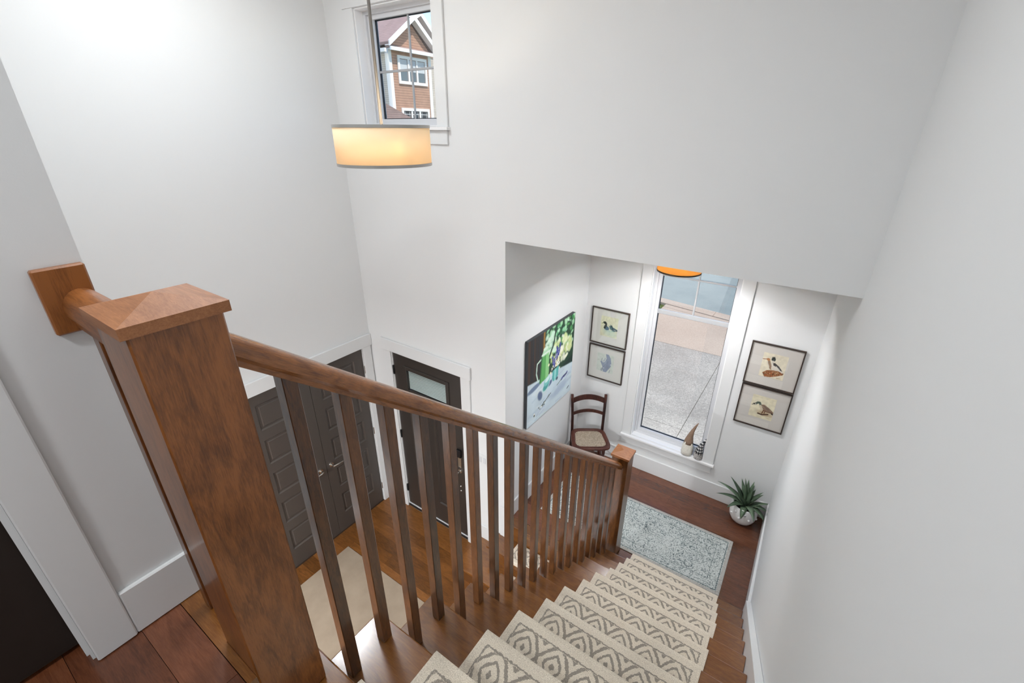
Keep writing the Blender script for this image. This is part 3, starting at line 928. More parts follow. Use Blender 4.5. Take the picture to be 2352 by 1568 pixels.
# ---------------------------------------------------------------- prints painted into colour attributes
class Canvas:
    def __init__(s, w, h, c):
        s.w, s.h = w, h
        s.a = np.empty((h, w, 3)); s.a[:] = np.array(c)/255.0
        yy, xx = np.mgrid[0:h, 0:w]
        s.u = xx/(w-1); s.v = yy/(h-1)
    def mix(s, mask, c):
        m_ = np.clip(mask, 0, 1)[..., None]
        s.a = s.a*(1-m_) + np.array(c)/255.0*m_
    def ell(s, cx, cy, rx, ry, c, rot=0.0, soft=0.25, op=1.0):
        du, dv = s.u-cx, s.v-cy
        a = math.radians(rot)
        x = du*math.cos(a)+dv*math.sin(a); y = -du*math.sin(a)+dv*math.cos(a)
        d = np.sqrt((x/rx)**2+(y/ry)**2)
        s.mix(op*np.clip((1-d)/soft+0.5, 0, 1), c)
    def poly(s, pts, c, op=1.0):
        ins = np.zeros_like(s.u, bool)
        n = len(pts)
        for i in range(n):
            x0, y0 = pts[i]; x1, y1 = pts[(i+1) % n]
            cond = (y0 > s.v) != (y1 > s.v)
            with np.errstate(divide='ignore', invalid='ignore'):
                xi = (x1-x0)*(s.v-y0)/(y1-y0+1e-12)+x0
            ins ^= cond & (s.u < xi)
        s.mix(op*ins.astype(float), c)
    def line(s, pts, wd, c, op=1.0):
        best = np.full_like(s.u, 9.0)
        for (x0, y0), (x1, y1) in zip(pts, pts[1:]):
            dx, dy = x1-x0, y1-y0; L = dx*dx+dy*dy+1e-12
            t_ = np.clip(((s.u-x0)*dx+(s.v-y0)*dy)/L, 0, 1)
            best = np.minimum(best, np.hypot(s.u-x0-t_*dx, s.v-y0-t_*dy))
        s.mix(op*np.clip((wd-best)/(wd*0.4)+0.5, 0, 1), c)
    def mottled(s, amt, n=14):
        g = rng.random((n, n)); iy = np.clip((s.v*(n-1.001)), 0, n-1.001); ix = np.clip(s.u*(n-1.001), 0, n-1.001)
        y0 = iy.astype(int); x0 = ix.astype(int); fy = iy-y0; fx = ix-x0
        v = g[y0,x0]*(1-fy)*(1-fx)+g[y0+1,x0]*fy*(1-fx)+g[y0,x0+1]*(1-fy)*fx+g[y0+1,x0+1]*fy*fx
        s.a = np.clip(s.a*(1+amt*(v-0.5)[..., None]), 0, 1)
        return v

def canvas_mesh(cv, corner, du, dv, name, m_, parent):
    """grid with the canvas as colour attribute; corner = top-left, du/dv = full edge vectors (world)"""
    h, w = cv.h, cv.w
    c = Vector(corner) - origin_of(parent); du, dv = Vector(du), Vector(dv)
    U = np.linspace(0, 1, w)[None, :, None]; V = np.linspace(0, 1, h)[:, None, None]
    P_ = (np.array(c)+U*np.array(du)+V*np.array(dv)).reshape(-1, 3)
    idx = np.arange(w*h).reshape(h, w)
    F = np.stack([idx[1:, :-1], idx[1:, 1:], idx[:-1, 1:], idx[:-1, :-1]], -1).reshape(-1, 4)
    me = bpy.data.meshes.new(name)
    me.from_pydata(P_.tolist(), [], F.tolist())
    at = me.color_attributes.new('print', 'FLOAT_COLOR', 'POINT')
    s = cv.a.reshape(-1, 3); lin = np.where(s <= 0.04045, s/12.92, ((s+0.055)/1.055)**2.4)
    at.data.foreach_set('color', np.concatenate([lin, np.ones((len(lin), 1))], 1).astype(np.float32).ravel())
    me.materials.append(m_)
    o = bpy.data.objects.new(name, me); col.objects.link(o); o.parent = parent
    return o
PRINT = attr_mat('watercolour_print', 0.7)
OIL = attr_mat('oil_canvas', 0.5, 0.3, bump=0.25)

def affine(c):
    """crop pixel -> (u, v) on the sheet, from its top-left, top-right and bottom-left corners"""
    tl, tr, bl = (np.array(q_, float) for q_ in c)
    M = np.linalg.inv(np.stack([tr-tl, bl-tl], 1))
    return lambda x, y: tuple(M @ (np.array((x, y), float)-tl))

# --- the four bird prints
FRAME = plain('dark_walnut_frame', srgb(52, 40, 34), 0.4)
MATB = plain('mat_board', srgb(212, 208, 202), 0.8)
MATB2 = plain('mat_board_cool', srgb(214, 214, 208), 0.8)
yfr = YFAR
def picture(label, x0, x1, z0, z1, px0, px1, pz0, pz1, cv, mb_):
    t = thing('picture_frame', label, 'picture', ((x0+x1)/2, yfr, z0), group=None)
    q = MB(); f = 0.011
    q.box(x0, x0+f, yfr-0.022, yfr-0.001, z0, z1); q.box(x1-f, x1, yfr-0.022, yfr-0.001, z0, z1)
    q.box(x0+f, x1-f, yfr-0.022, yfr-0.001, z0, z0+f); q.box(x0+f, x1-f, yfr-0.022, yfr-0.001, z1-f, z1)
    q.build('frame', FRAME, t)
    q = MB(); q.box(x0+f, x1-f, yfr-0.010, yfr-0.004, z0+f, z1-f); q.build('mat_board', mb_, t)
    canvas_mesh(cv, (px0, yfr-0.0106, pz1), (px1-px0, 0, 0), (0, 0, pz0-pz1), 'print', PRINT, t)
    q = MB(); q.box(x0+f, x1-f, yfr-0.0165, yfr-0.0145, z0+f, z1-f); q.build('glass', PGLASS, t)
    return t

c = Canvas(70, 84, (228, 220, 198)); c.mottled(0.10)
g = affine(((555, 255), (930, 335), (470, 605)))
def E_(cv, g, x, y, rx, ry, colr, rot=0, op=1.0, soft=0.3): u, v = g(x, y); cv.ell(u, v, rx, ry, colr, rot, soft, op)
def PL(cv, g, pts, colr, op=1.0): cv.poly([g(*p) for p in pts], colr, op)
def LN(cv, g, pts, wd, colr, op=1.0): cv.line([g(*p) for p in pts], wd, colr, op)
PL(c, g, [(530,560),(600,525),(760,530),(860,575),(845,600),(740,620),(650,632),(560,622)], (150, 100, 66))
for i in range(110):
    x = random.uniform(540, 850); y = 578+random.uniform(-40, 45)*(1-abs(x-690)/220)
    E_(c, g, x, y, 0.022, 0.016, random.choice([(104,66,44),(176,122,80),(190,90,50),(86,58,40),(206,180,140)]), random.uniform(0, 90), 0.85)
PL(c, g, [(690,420),(720,425),(790,480),(842,550),(845,578),(780,540),(700,530),(668,470)], (222, 216, 204))
PL(c, g, [(695,415),(725,420),(790,475),(840,545),(800,530),(750,480),(700,455)], (52, 50, 54))
E_(c, g, 700, 368, 0.085, 0.075, (44, 54, 54)); PL(c, g, [(680,345),(690,318),(703,340),(714,318),(728,350)], (44, 54, 54))
LN(c, g, [(690,395),(680,430)], 0.035, (214, 208, 196))
PL(c, g, [(612,385),(650,385),(672,470),(662,525),(640,500),(618,430)], (150, 122, 98))
E_(c, g, 622, 366, 0.075, 0.055, (184, 126, 78), 10); LN(c, g, [(600,360),(535,356)], 0.013, (140, 84, 52))
LN(c, g, [(600,400),(630,470)], 0.02, (216, 206, 190)); LN(c, g, [(745,470),(815,545)], 0.012, (206, 202, 196))
LN(c, g, [(750,645),(810,655)], 0.010, (150, 120, 90), 0.7)
picture('framed print of two crested ducks on a nest, above the goose print', -0.297, 0.130, Z(-2.155), Z(-1.726), -0.183, 0.015, Z(-2.055), Z(-1.814), c, MATB)

c = Canvas(70, 84, (228, 221, 194)); c.mottled(0.10)
g = affine(((395, 890), (745, 970), (310, 1195)))
E_(c, g, 560, 1170, 0.30, 0.10, (170, 140, 104), 6, 0.6, 0.9)
LN(c, g, [(460,1165),(520,1185),(610,1180)], 0.03, (84, 62, 50))
PL(c, g, [(497,1040),(560,1040),(630,1090),(692,1150),(690,1170),(620,1160),(560,1140),(520,1110)], (138, 110, 90))
PL(c, g, [(505,1050),(560,1055),(640,1110),(600,1120),(540,1090)], (112, 90, 78)); LN(c, g, [(520,1062),(650,1140)], 0.012, (180, 156, 132))
LN(c, g, [(560,1080),(670,1160)], 0.010, (96, 76, 66))
LN(c, g, [(500,1045),(490,1015),(460,1012),(430,1030)], 0.045, (74, 92, 84)); E_(c, g, 408, 1030, 0.05, 0.032, (44, 48, 44)); LN(c, g, [(400,1033),(372,1040)], 0.012, (40, 40, 38))
E_(c, g, 428, 1034, 0.022, 0.02, (232, 228, 214))
LN(c, g, [(500,1060),(520,1110)], 0.05, (206, 192, 168)); LN(c, g, [(545,1125),(520,1165)], 0.022, (112, 70, 50)); LN(c, g, [(570,1130),(555,1165)], 0.018, (112, 70, 50))
LN(c, g, [(665,1170),(692,1185)], 0.025, (48, 42, 40)); LN(c, g, [(600,1240),(625,1242)], 0.010, (150, 120, 90), 0.7)
picture('framed print of a brown goose with a dark neck stretched forward', -0.294, 0.131, Z(-2.598), Z(-2.167), -0.180, 0.020, Z(-2.494), Z(-2.257), c, MATB)

c = Canvas(64, 78, (214, 214, 186)); c.mottled(0.12)
g = affine(((390, 265), (670, 310), (340, 600)))
E_(c, g, 520, 560, 0.40, 0.16, (196, 214, 196), 6, 0.7, 0.9); E_(c, g, 480, 520, 0.2, 0.05, (170, 196, 190), 6, 0.6, 0.9)
PL(c, g, [(420,430),(470,440),(510,470),(500,505),(460,510),(425,495)], (92, 118, 136))
PL(c, g, [(505,430),(560,450),(650,500),(640,525),(570,520),(520,490)], (84, 108, 112)); PL(c, g, [(525,415),(560,430),(570,480),(535,450)], (48, 66, 70))
LN(c, g, [(560,480),(640,515)], 0.03, (40, 54, 66)); LN(c, g, [(580,495),(620,508)], 0.012, (190, 200, 200))
LN(c, g, [(440,385),(460,405),(455,430),(430,465)], 0.055, (26, 32, 34)); E_(c, g, 440, 384, 0.10, 0.055, (26, 34, 36)); LN(c, g, [(415,390),(390,395)], 0.016, (120, 130, 84))
LN(c, g, [(545,520),(590,530)], 0.02, (120, 168, 160), 0.7)
picture('framed print of a dark-headed swimming duck, above the grey bird print', -1.893, -1.467, Z(-2.158), Z(-1.735), -1.783, -1.587, Z(-2.058), Z(-1.822), c, MATB2)

c = Canvas(64, 78, (204, 212, 202)); c.mottled(0.08)
g = affine(((310, 930), (600, 960), (290, 1190)))
PL(c, g, [(358,1056),(380,1048),(405,1070),(440,1060),(470,1010),(455,945),(500,945),(540,1000),(552,1070),(545,1115),(480,1190),(440,1235),(410,1200),(395,1120)], (140, 152, 172))
for i in range(26):
    x, y = random.uniform(380, 540), random.uniform(1000, 1190)
    if (x-380)*0.6+950 < y < 1235-(x-420)*0.5: LN(c, g, [(x, y), (x-14, y+36)], 0.018, random.choice([(120,134,158),(158,170,186),(130,140,150)]), 0.7)
E_(c, g, 420, 1150, 0.03, 0.02, (220, 224, 220)); E_(c, g, 540, 1090, 0.03, 0.03, (216, 222, 222))
picture('framed print of a blue-grey bird with ruffled wings', -1.892, -1.469, Z(-2.602), Z(-2.180), -1.787, -1.587, Z(-2.497), Z(-2.27), c, MATB2)

# --- large still life
c = Canvas(150, 150, (206, 222, 230))
tab = 0.485+0.135*c.u                           # table edge
c.mottled(0.10, 9)
back = np.clip((tab-c.v)*60, 0, 1)
c.mix(back, (36, 66, 48))
for i in range(150):
    u, v = random.uniform(0.38, 1.0), random.uniform(0.0, 0.34)
    c.ell(u, v, random.uniform(0.012, 0.04), random.uniform(0.012, 0.035), random.choice([(60,140,84),(38,98,60),(150,214,168),(200,234,206),(96,168,96),(24,62,46),(176,222,180)]), random.uniform(0, 180), 0.5, 0.9)
for i in range(90):
    a = random.uniform(0, 6.28); r = random.uniform(0, 1)**0.6
    u, v = 0.70+0.25*r*math.cos(a), 0.36+0.17*r*math.sin(a)-0.03
    c.ell(u, v, random.uniform(0.02, 0.045), random.uniform(0.015, 0.035), random.choice([(232,238,196),(240,244,214),(214,226,160),(196,212,140),(246,246,226)]), random.uniform(0, 180), 0.6, 0.85)
for i in range(50):
    c.ell(random.uniform(0.34, 0.55), random.uniform(0.06, 0.30), 0.03, 0.025, random.choice([(206,234,214),(226,242,222),(170,214,176)]), 0, 0.6, 0.8)
c.line([(0.56, 0.02), (0.52, 0.2), (0.42, 0.34)], 0.014, (28, 58, 44))
c.mix(np.clip((tab-c.v)*60, 0, 1)*np.clip((c.v-(0.66-0.14*c.u/0.9))*30, 0, 1)*np.clip((c.u-0.74)*30, 0, 1), (20, 44, 40))
c.mix(np.clip((0.30-c.u)*70, 0, 1)*back, (52, 46, 46))
for i in range(16):
    u = random.uniform(0.0, 0.28); c.line([(u, 0.0), (u+random.uniform(-0.01, 0.01), 0.46)], 0.006, random.choice([(40,52,60),(70,50,40),(84,58,44),(34,40,46)]), 0.6)
c.line([(0.31, 0.0), (0.31, 0.3)], 0.016, (150, 112, 56))
c.mix((1-back)*0.0+0, (0, 0, 0))
# cloth strokes
for i in range(60):
    u, v = random.uniform(0, 1), random.uniform(0.56, 1.0)
    if v < 0.5+0.135*u+0.02: continue
    c.line([(u, v), (u+random.uniform(0.06, 0.2), v-random.uniform(-0.02, 0.05))], random.uniform(0.006, 0.016), random.choice([(226,236,240),(186,206,218),(214,228,226),(200,214,228),(178,194,212)]), 0.5)
c.ell(0.72, 0.84, 0.20, 0.05, (164, 182, 204), -8, 0.7, 0.7)
c.ell(0.13, 0.57, 0.14, 0.030, (104, 122, 152), -6, 0.4, 0.9); c.ell(0.26, 0.72, 0.06, 0.045, (84, 100, 132), 60, 0.4, 0.9); c.ell(0.47, 0.66, 0.05, 0.028, (94, 112, 146), -20, 0.4)
# pitcher
c.line([(0.25, 0.29), (0.18, 0.31), (0.17, 0.42), (0.21, 0.53)], 0.010, (196, 222, 206))
c.poly([(0.28,0.25),(0.42,0.26),(0.435,0.50),(0.42,0.555),(0.25,0.575),(0.235,0.55)], (92, 166, 92))
c.poly([(0.36,0.25),(0.42,0.26),(0.435,0.50),(0.42,0.555),(0.36,0.565)], (140, 200, 132)); c.line([(0.275,0.27),(0.25,0.55)], 0.012, (58, 120, 66))
c.poly([(0.27,0.25),(0.30,0.205),(0.40,0.20),(0.43,0.25),(0.41,0.27),(0.29,0.275)], (178, 220, 184)); c.ell(0.35, 0.195, 0.05, 0.02, (214, 236, 214)); c.line([(0.27,0.25),(0.43,0.25)], 0.008, (228, 240, 228))
# flowers and vase
for i in range(46):
    u, v = random.gauss(0.58, 0.06), random.gauss(0.455, 0.045); c.ell(u, v, 0.018, 0.016, random.choice([(244,244,236),(232,236,220),(236,232,196)]), 0, 0.5); 
for i in range(16):
    c.ell(random.gauss(0.58, 0.06), random.gauss(0.465, 0.045), 0.007, 0.006, random.choice([(176,140,50),(92,72,50)]))
for (u0, v0, u1, v1) in ((0.50,0.36,0.53,0.46),(0.60,0.27,0.58,0.39),(0.68,0.26,0.64,0.38),(0.55,0.40,0.56,0.49),(0.625,0.30,0.61,0.42)):
    for k in range(9):
        f = k/8; c.ell(u0+(u1-u0)*f+random.uniform(-0.008, 0.008), v0+(v1-v0)*f, 0.015, 0.013, random.choice([(58,66,140),(76,84,162),(44,50,112),(110,116,186)]))
c.poly([(0.52,0.535),(0.66,0.52),(0.655,0.635),(0.61,0.675),(0.545,0.675),(0.515,0.63)], (88, 176, 172)); c.poly([(0.56,0.535),(0.61,0.53),(0.60,0.67),(0.565,0.675)], (150, 214, 208)); c.ell(0.63, 0.672, 0.025, 0.02, (70, 96, 110))
# small cup and saucer
c.ell(0.385, 0.655, 0.085, 0.055, (206, 232, 228), -25, 0.3); c.ell(0.385, 0.655, 0.07, 0.042, (74, 158, 156), -25, 0.3); c.ell(0.40, 0.605, 0.065, 0.05, (120, 198, 194), -20, 0.3); c.ell(0.405, 0.585, 0.05, 0.028, (214, 238, 234), -15, 0.3)
# lavender sprig, dark stem, signature
for k in range(14):
    f = k/13; c.ell(0.74+0.13*f+random.uniform(-0.01, 0.01), 0.735-0.035*f+random.uniform(-0.008, 0.008), 0.016, 0.012, random.choice([(58,64,124),(84,88,150),(40,46,96)]))
c.line([(0.64, 0.765), (0.74, 0.735)], 0.005, (84, 104, 92))
c.line([(0.50, 0.80), (0.30, 0.865)], 0.006, (84, 96, 96)); c.line([(0.46, 0.80), (0.33, 0.875)], 0.004, (104, 116, 110))
for k in range(12): c.ell(random.uniform(0.24, 0.38), random.uniform(0.84, 0.90), 0.010, 0.008, random.choice([(52,64,58),(236,238,228),(110,118,96)]))
c.ell(0.15, 0.915, 0.014, 0.012, (70, 74, 60)); c.ell(0.15, 0.895, 0.016, 0.01, (244, 244, 236)); c.line([(0.90,0.93),(0.945,0.915)], 0.007, (60, 70, 84))
t = thing('canvas_painting', 'large unframed still-life canvas of a green pitcher, flowers and teal cups', 'painting', (XO, 3.553, Z(-2.652)))
q = MB(); q.box(XO+0.001, XO+0.0345, 3.097, 4.011, Z(-2.652), Z(-1.712)); q.build('stretcher', plain('canvas_edge', srgb(62, 66, 70), 0.7), t)
canvas_mesh(c, (XO+0.035, 3.098, Z(-1.713)), (0, 0.912, 0), (0, 0, -0.938), 'canvas', OIL, t)

# ---------------------------------------------------------------- rugs and stair mats
def rug_mat(name):
    mt, nt, b = mat(name)
    tc = node(nt, 'ShaderNodeTexCoord'); sp = node(nt, 'ShaderNodeSeparateXYZ')
    nt.links.new(tc.outputs['Object'], sp.inputs[0])
    # distance from the rug edge
    dx = mth(nt, 'SUBTRACT', 0.89, mth(nt, 'ABSOLUTE', sp.outputs[0]))
    dy = mth(nt, 'SUBTRACT', 0.342, mth(nt, 'ABSOLUTE', sp.outputs[1]))
    de = mth(nt, 'MINIMUM', dx, dy)
    n1 = node(nt, 'ShaderNodeTexNoise', inp={'Scale': 38.0, 'Detail': 6, 'Roughness': 0.72, 'Distortion': 1.6})
    n2 = node(nt, 'ShaderNodeTexNoise', inp={'Scale': 110.0, 'Detail': 5, 'Roughness': 0.75, 'Distortion': 0.8})
    vo = node(nt, 'ShaderNodeTexVoronoi', feature='DISTANCE_TO_EDGE', inp={'Scale': 17.0})
    n3 = node(nt, 'ShaderNodeTexNoise', inp={'Scale': 4.0, 'Detail': 3})
    for n_ in (n1, n2, vo, n3): nt.links.new(tc.outputs['Object'], n_.inputs['Vector'])
    # medallion rings (flowers) from voronoi cells
    f1 = node(nt, 'ShaderNodeTexVoronoi', inp={'Scale': 11.0, 'Randomness': 0.7}); nt.links.new(tc.outputs['Object'], f1.inputs['Vector'])
    ringv = mth(nt, 'PINGPONG', mth(nt, 'MULTIPLY', f1.outputs['Distance'], 5.0), 0.5)
    v = mth(nt, 'ADD', mth(nt, 'MULTIPLY', n1.outputs[0], 0.55), mth(nt, 'MULTIPLY', n2.outputs[0], 0.45))
    v = mth(nt, 'ADD', v, mth(nt, 'MULTIPLY', mth(nt, 'SUBTRACT', ringv, 0.25), 0.16))
    v = mth(nt, 'ADD', v, mth(nt, 'MULTIPLY', mth(nt, 'SUBTRACT', n3.outputs[0], 0.5), 0.12))
    r = ramp(nt, [(0.37, srgb(72, 84, 88)), (0.45, srgb(126, 136, 136)), (0.485, srgb(190, 195, 191)), (0.60, srgb(212, 218, 214)), (0.72, srgb(198, 192, 180))])
    nt.links.new(v, r.inputs[0])
    # border lines
    ln = mth(nt, 'LESS_THAN', mth(nt, 'ABSOLUTE', mth(nt, 'SUBTRACT', de, 0.040)), 0.0028)
    ln2 = mth(nt, 'MULTIPLY', mth(nt, 'LESS_THAN', mth(nt, 'ABSOLUTE', mth(nt, 'SUBTRACT', de, 0.125)), 0.003), 0.55)
    hem = mth(nt, 'LESS_THAN', de, 0.030)
    m1 = node(nt, 'ShaderNodeMixRGB'); m1.inputs[2].default_value = (*srgb(178, 172, 164), 1)
    nt.links.new(mth(nt, 'MULTIPLY', hem, 0.75), m1.inputs[0]); nt.links.new(r.outputs[0], m1.inputs[1])
    m2 = node(nt, 'ShaderNodeMixRGB'); m2.inputs[2].default_value = (*srgb(84, 98, 100), 1)
    nt.links.new(mth(nt, 'MAXIMUM', ln, ln2), m2.inputs[0]); nt.links.new(m1.outputs[0], m2.inputs[1])
    nt.links.new(m2.outputs[0], b.inputs['Base Color'])
    b.inputs['Roughness'].default_value = 0.95; b.inputs['Specular IOR Level'].default_value = 0.1
    bp = node(nt, 'ShaderNodeBump', inp={'Strength': 0.5, 'Distance': 0.004})
    nt.links.new(n2.outputs[0], bp.inputs['Height']); nt.links.new(bp.outputs[0], b.inputs['Normal'])
    return mt
q = MB(); q.box(-0.89, 0.89, -0.342, 0.342, 0.0, 0.010).bevel(0.004, 2)
o = q.build('area_rug', rug_mat('faded_floral_rug'))
o.location = (-0.882, 3.499, LAND+0.0015); o.rotation_euler = (0, 0, 0.012)
tag(o, 'faded pale blue-grey floral rug on the landing floor', 'rug')
q = MB(); q.box(-0.9, 0.9, -0.6, 0.6, 0.0, 0.008).bevel(0.003, 1)
def weave(name, c1, c2, sc_):
    mt, nt, b = mat(name)
    tc = node(nt, 'ShaderNodeTexCoord')
    wv = node(nt, 'ShaderNodeTexWave', inp={'Scale': sc_, 'Distortion': 0.6}); wv2 = node(nt, 'ShaderNodeTexWave', bands_direction='Y', inp={'Scale': sc_, 'Distortion': 0.6})
    nz = node(nt, 'ShaderNodeTexNoise', inp={'Scale': 6, 'Detail': 6})
    for n_ in (wv, wv2, nz): nt.links.new(tc.outputs['Object'], n_.inputs['Vector'])
    v = mth(nt, 'ADD', mth(nt, 'MULTIPLY', mth(nt, 'MULTIPLY', wv.outputs['Fac'], wv2.outputs['Fac']), 0.5), mth(nt, 'MULTIPLY', nz.outputs[0], 0.5))
    r = ramp(nt, [(0.15, c1), (0.7, c2)]); nt.links.new(v, r.inputs[0]); nt.links.new(r.outputs[0], b.inputs['Base Color'])
    b.inputs['Roughness'].default_value = 0.95; b.inputs['Specular IOR Level'].default_value = 0.1
    return mt
o = q.build('door_mat', weave('beige_weave', srgb(132, 117, 100), srgb(170, 154, 135), 60))
o.location = (-2.63, 1.36, 0.001)
tag(o, 'plain beige woven rug on the entry floor in front of the dark closet', 'rug')

def stair_mat_material(name, W, Dp):
    mt, nt, b = mat(name)
    tc = node(nt, 'ShaderNodeTexCoord'); oi = node(nt, 'ShaderNodeObjectInfo'); sp = node(nt, 'ShaderNodeSeparateXYZ')
    nz0 = node(nt, 'ShaderNodeTexNoise', inp={'Scale': 62.0, 'Detail': 5, 'Roughness': 0.72})
    nt.links.new(tc.outputs['Object'], nz0.inputs['Vector'])
    wob = node(nt, 'ShaderNodeVectorMath', operation='MULTIPLY_ADD')
    nt.links.new(nz0.outputs['Color'], wob.inputs[0]); wob.inputs[1].default_value = (0.024, 0.024, 0); nt.links.new(tc.outputs['Object'], wob.inputs[2])
    nt.links.new(wob.outputs[0], sp.inputs[0])
    x = mth(nt, 'SUBTRACT', sp.outputs[0], 0.012); y = mth(nt, 'SUBTRACT', sp.outputs[1], 0.012)
    y = mth(nt, 'ADD', y, Dp/2)          # object origin is at the front lip; depth runs to -y
    de = mth(nt, 'MINIMUM', mth(nt, 'SUBTRACT', W/2, mth(nt, 'ABSOLUTE', x)), mth(nt, 'SUBTRACT', Dp/2, mth(nt, 'ABSOLUTE', y)))
    p = 0.132
    u = mth(nt, 'SUBTRACT', mth(nt, 'FRACT', mth(nt, 'ADD', mth(nt, 'DIVIDE', x, p), 0.5)), 0.5)
    d = mth(nt, 'ADD', mth(nt, 'POWER', mth(nt, 'MULTIPLY', mth(nt, 'ABSOLUTE', u), 2.0), 1.25), mth(nt, 'POWER', mth(nt, 'DIVIDE', mth(nt, 'ABSOLUTE', y), 0.086), 1.25))
    d = mth(nt, 'POWER', d, 0.8)
    def band(lo, hi): return mth(nt, 'MULTIPLY', mth(nt, 'GREATER_THAN', d, lo), mth(nt, 'LESS_THAN', d, hi))
    dark = mth(nt, 'LESS_THAN', d, 0.16)
    for lo, hi in ((0.45, 0.61), (0.90, 1.10), (1.42, 1.56)): dark = mth(nt, 'MAXIMUM', dark, band(lo, hi))
    inner = mth(nt, 'GREATER_THAN', de, 0.040)
    dark = mth(nt, 'MULTIPLY', dark, inner)
    ln = mth(nt, 'LESS_THAN', mth(nt, 'ABSOLUTE', mth(nt, 'SUBTRACT', de, 0.035)), 0.0032)
    dark = mth(nt, 'MAXIMUM', dark, ln)
    n2 = node(nt, 'ShaderNodeTexNoise', inp={'Scale': 330.0, 'Detail': 3, 'Roughness': 0.7}); nt.links.new(tc.outputs['Object'], n2.inputs['Vector'])
    r1 = ramp(nt, [(0.34, srgb(200, 187, 168)), (0.66, srgb(248, 238, 220))]); r2_ = ramp(nt, [(0.34, srgb(136, 127, 115)), (0.66, srgb(178, 170, 158))])
    nt.links.new(n2.outputs[0], r1.inputs[0]); nt.links.new(n2.outputs[0], r2_.inputs[0])
    mx = node(nt, 'ShaderNodeMixRGB'); nt.links.new(dark, mx.inputs[0]); nt.links.new(r1.outputs[0], mx.inputs[1]); nt.links.new(r2_.outputs[0], mx.inputs[2])
    nt.links.new(mx.outputs[0], b.inputs['Base Color'])
    b.inputs['Roughness'].default_value = 1.0; b.inputs['Specular IOR Level'].default_value = 0.05
    hgt = mth(nt, 'ADD', mth(nt, 'MULTIPLY', mth(nt, 'SUBTRACT', 1.0, dark), 1.0), mth(nt, 'MULTIPLY', n2.outputs[0], 0.45))
    bp = node(nt, 'ShaderNodeBump', inp={'Strength': 0.9, 'Distance': 0.006})
    nt.links.new(hgt, bp.inputs['Height']); nt.links.new(bp.outputs[0], b.inputs['Normal'])
    return mt
MW, MD = 0.724, 0.222
MATM = stair_mat_material('diamond_pile_mat', MW, MD)
def mat_mesh():
    q = MB()
    th = 0.009
    prof = [(0.0135, -0.030), (0.0135, -0.002), (0.012, 0.005), (0.008, th-0.001), (0.002, th+0.0008), (-0.01, th+0.0008), (-0.03, th)]
    prof += [(-y, th) for y in np.linspace(0.05, MD-0.012, 8)]
    prof += [(-MD+0.004, th-0.001), (-MD, th-0.004), (-MD, 0.0006), (0.0045, 0.0006), (0.0045, -0.030)]
    n = 26; vs = []
    for i in range(n+1):
        x = -MW/2 + MW*i/n
        for y, z in prof:
            e = 0.0025 if i in (0, n) else 0.0
            vs.append((x, y, z - (e if z > th-0.002 else 0)))
    L = len(prof); fs = []
    for i in range(n):
        for j in range(L):
            fs.append((i*L+j, i*L+(j+1) % L, (i+1)*L+(j+1) % L, (i+1)*L+j))
    fs += [tuple(range(L)), tuple(range(n*L, n*L+L))[::-1]]
    q.verts(vs, fs)
    return q
proto_mat = None
ORD = ['', 'first', 'second', 'third', 'fourth', 'fifth', 'sixth', 'seventh', 'eighth', 'ninth', 'tenth', 'eleventh', 'twelfth']
mat_left = {1: -0.715, 2: -0.700, 3: -0.690, 4: -0.682, 5: -0.700, 6: -0.690, 7: -0.700, 8: -0.682, 9: -0.686, 10: -0.668, 11: -0.680, 12: -0.700}
def put_mat(x, y, z, label, rz=0.0):
    global proto_mat
    if proto_mat is None:
        o = mat_mesh().build('stair_mat', MATM); proto_mat = o
        auto_smooth(o, 0.6)
    else:
        o = proto_mat.copy(); col.objects.link(o)
    o.location = (x, y, z); o.rotation_euler = (0, 0, rz)
    tag(o, label, 'stair mat', 'carpet mats on the stair treads')
    return o
for k in range(1, 13):
    put_mat(mat_left[k]+MW/2, ty(k)+0.0002, tz(k), 'beige diamond-pattern carpet mat on the %s step up from the landing' % ORD[k], random.uniform(-0.006, 0.006))
# mats of the lower steps
put_mat(-1.445, 2.584, LAND-H, 'beige diamond-pattern carpet mat on the step just below the landing', math.pi).scale = (1, 0.93, 1)
put_mat(-1.40, 2.353, LAND-2*H, 'beige diamond-pattern carpet mat on the first step up from the entry floor', math.pi)

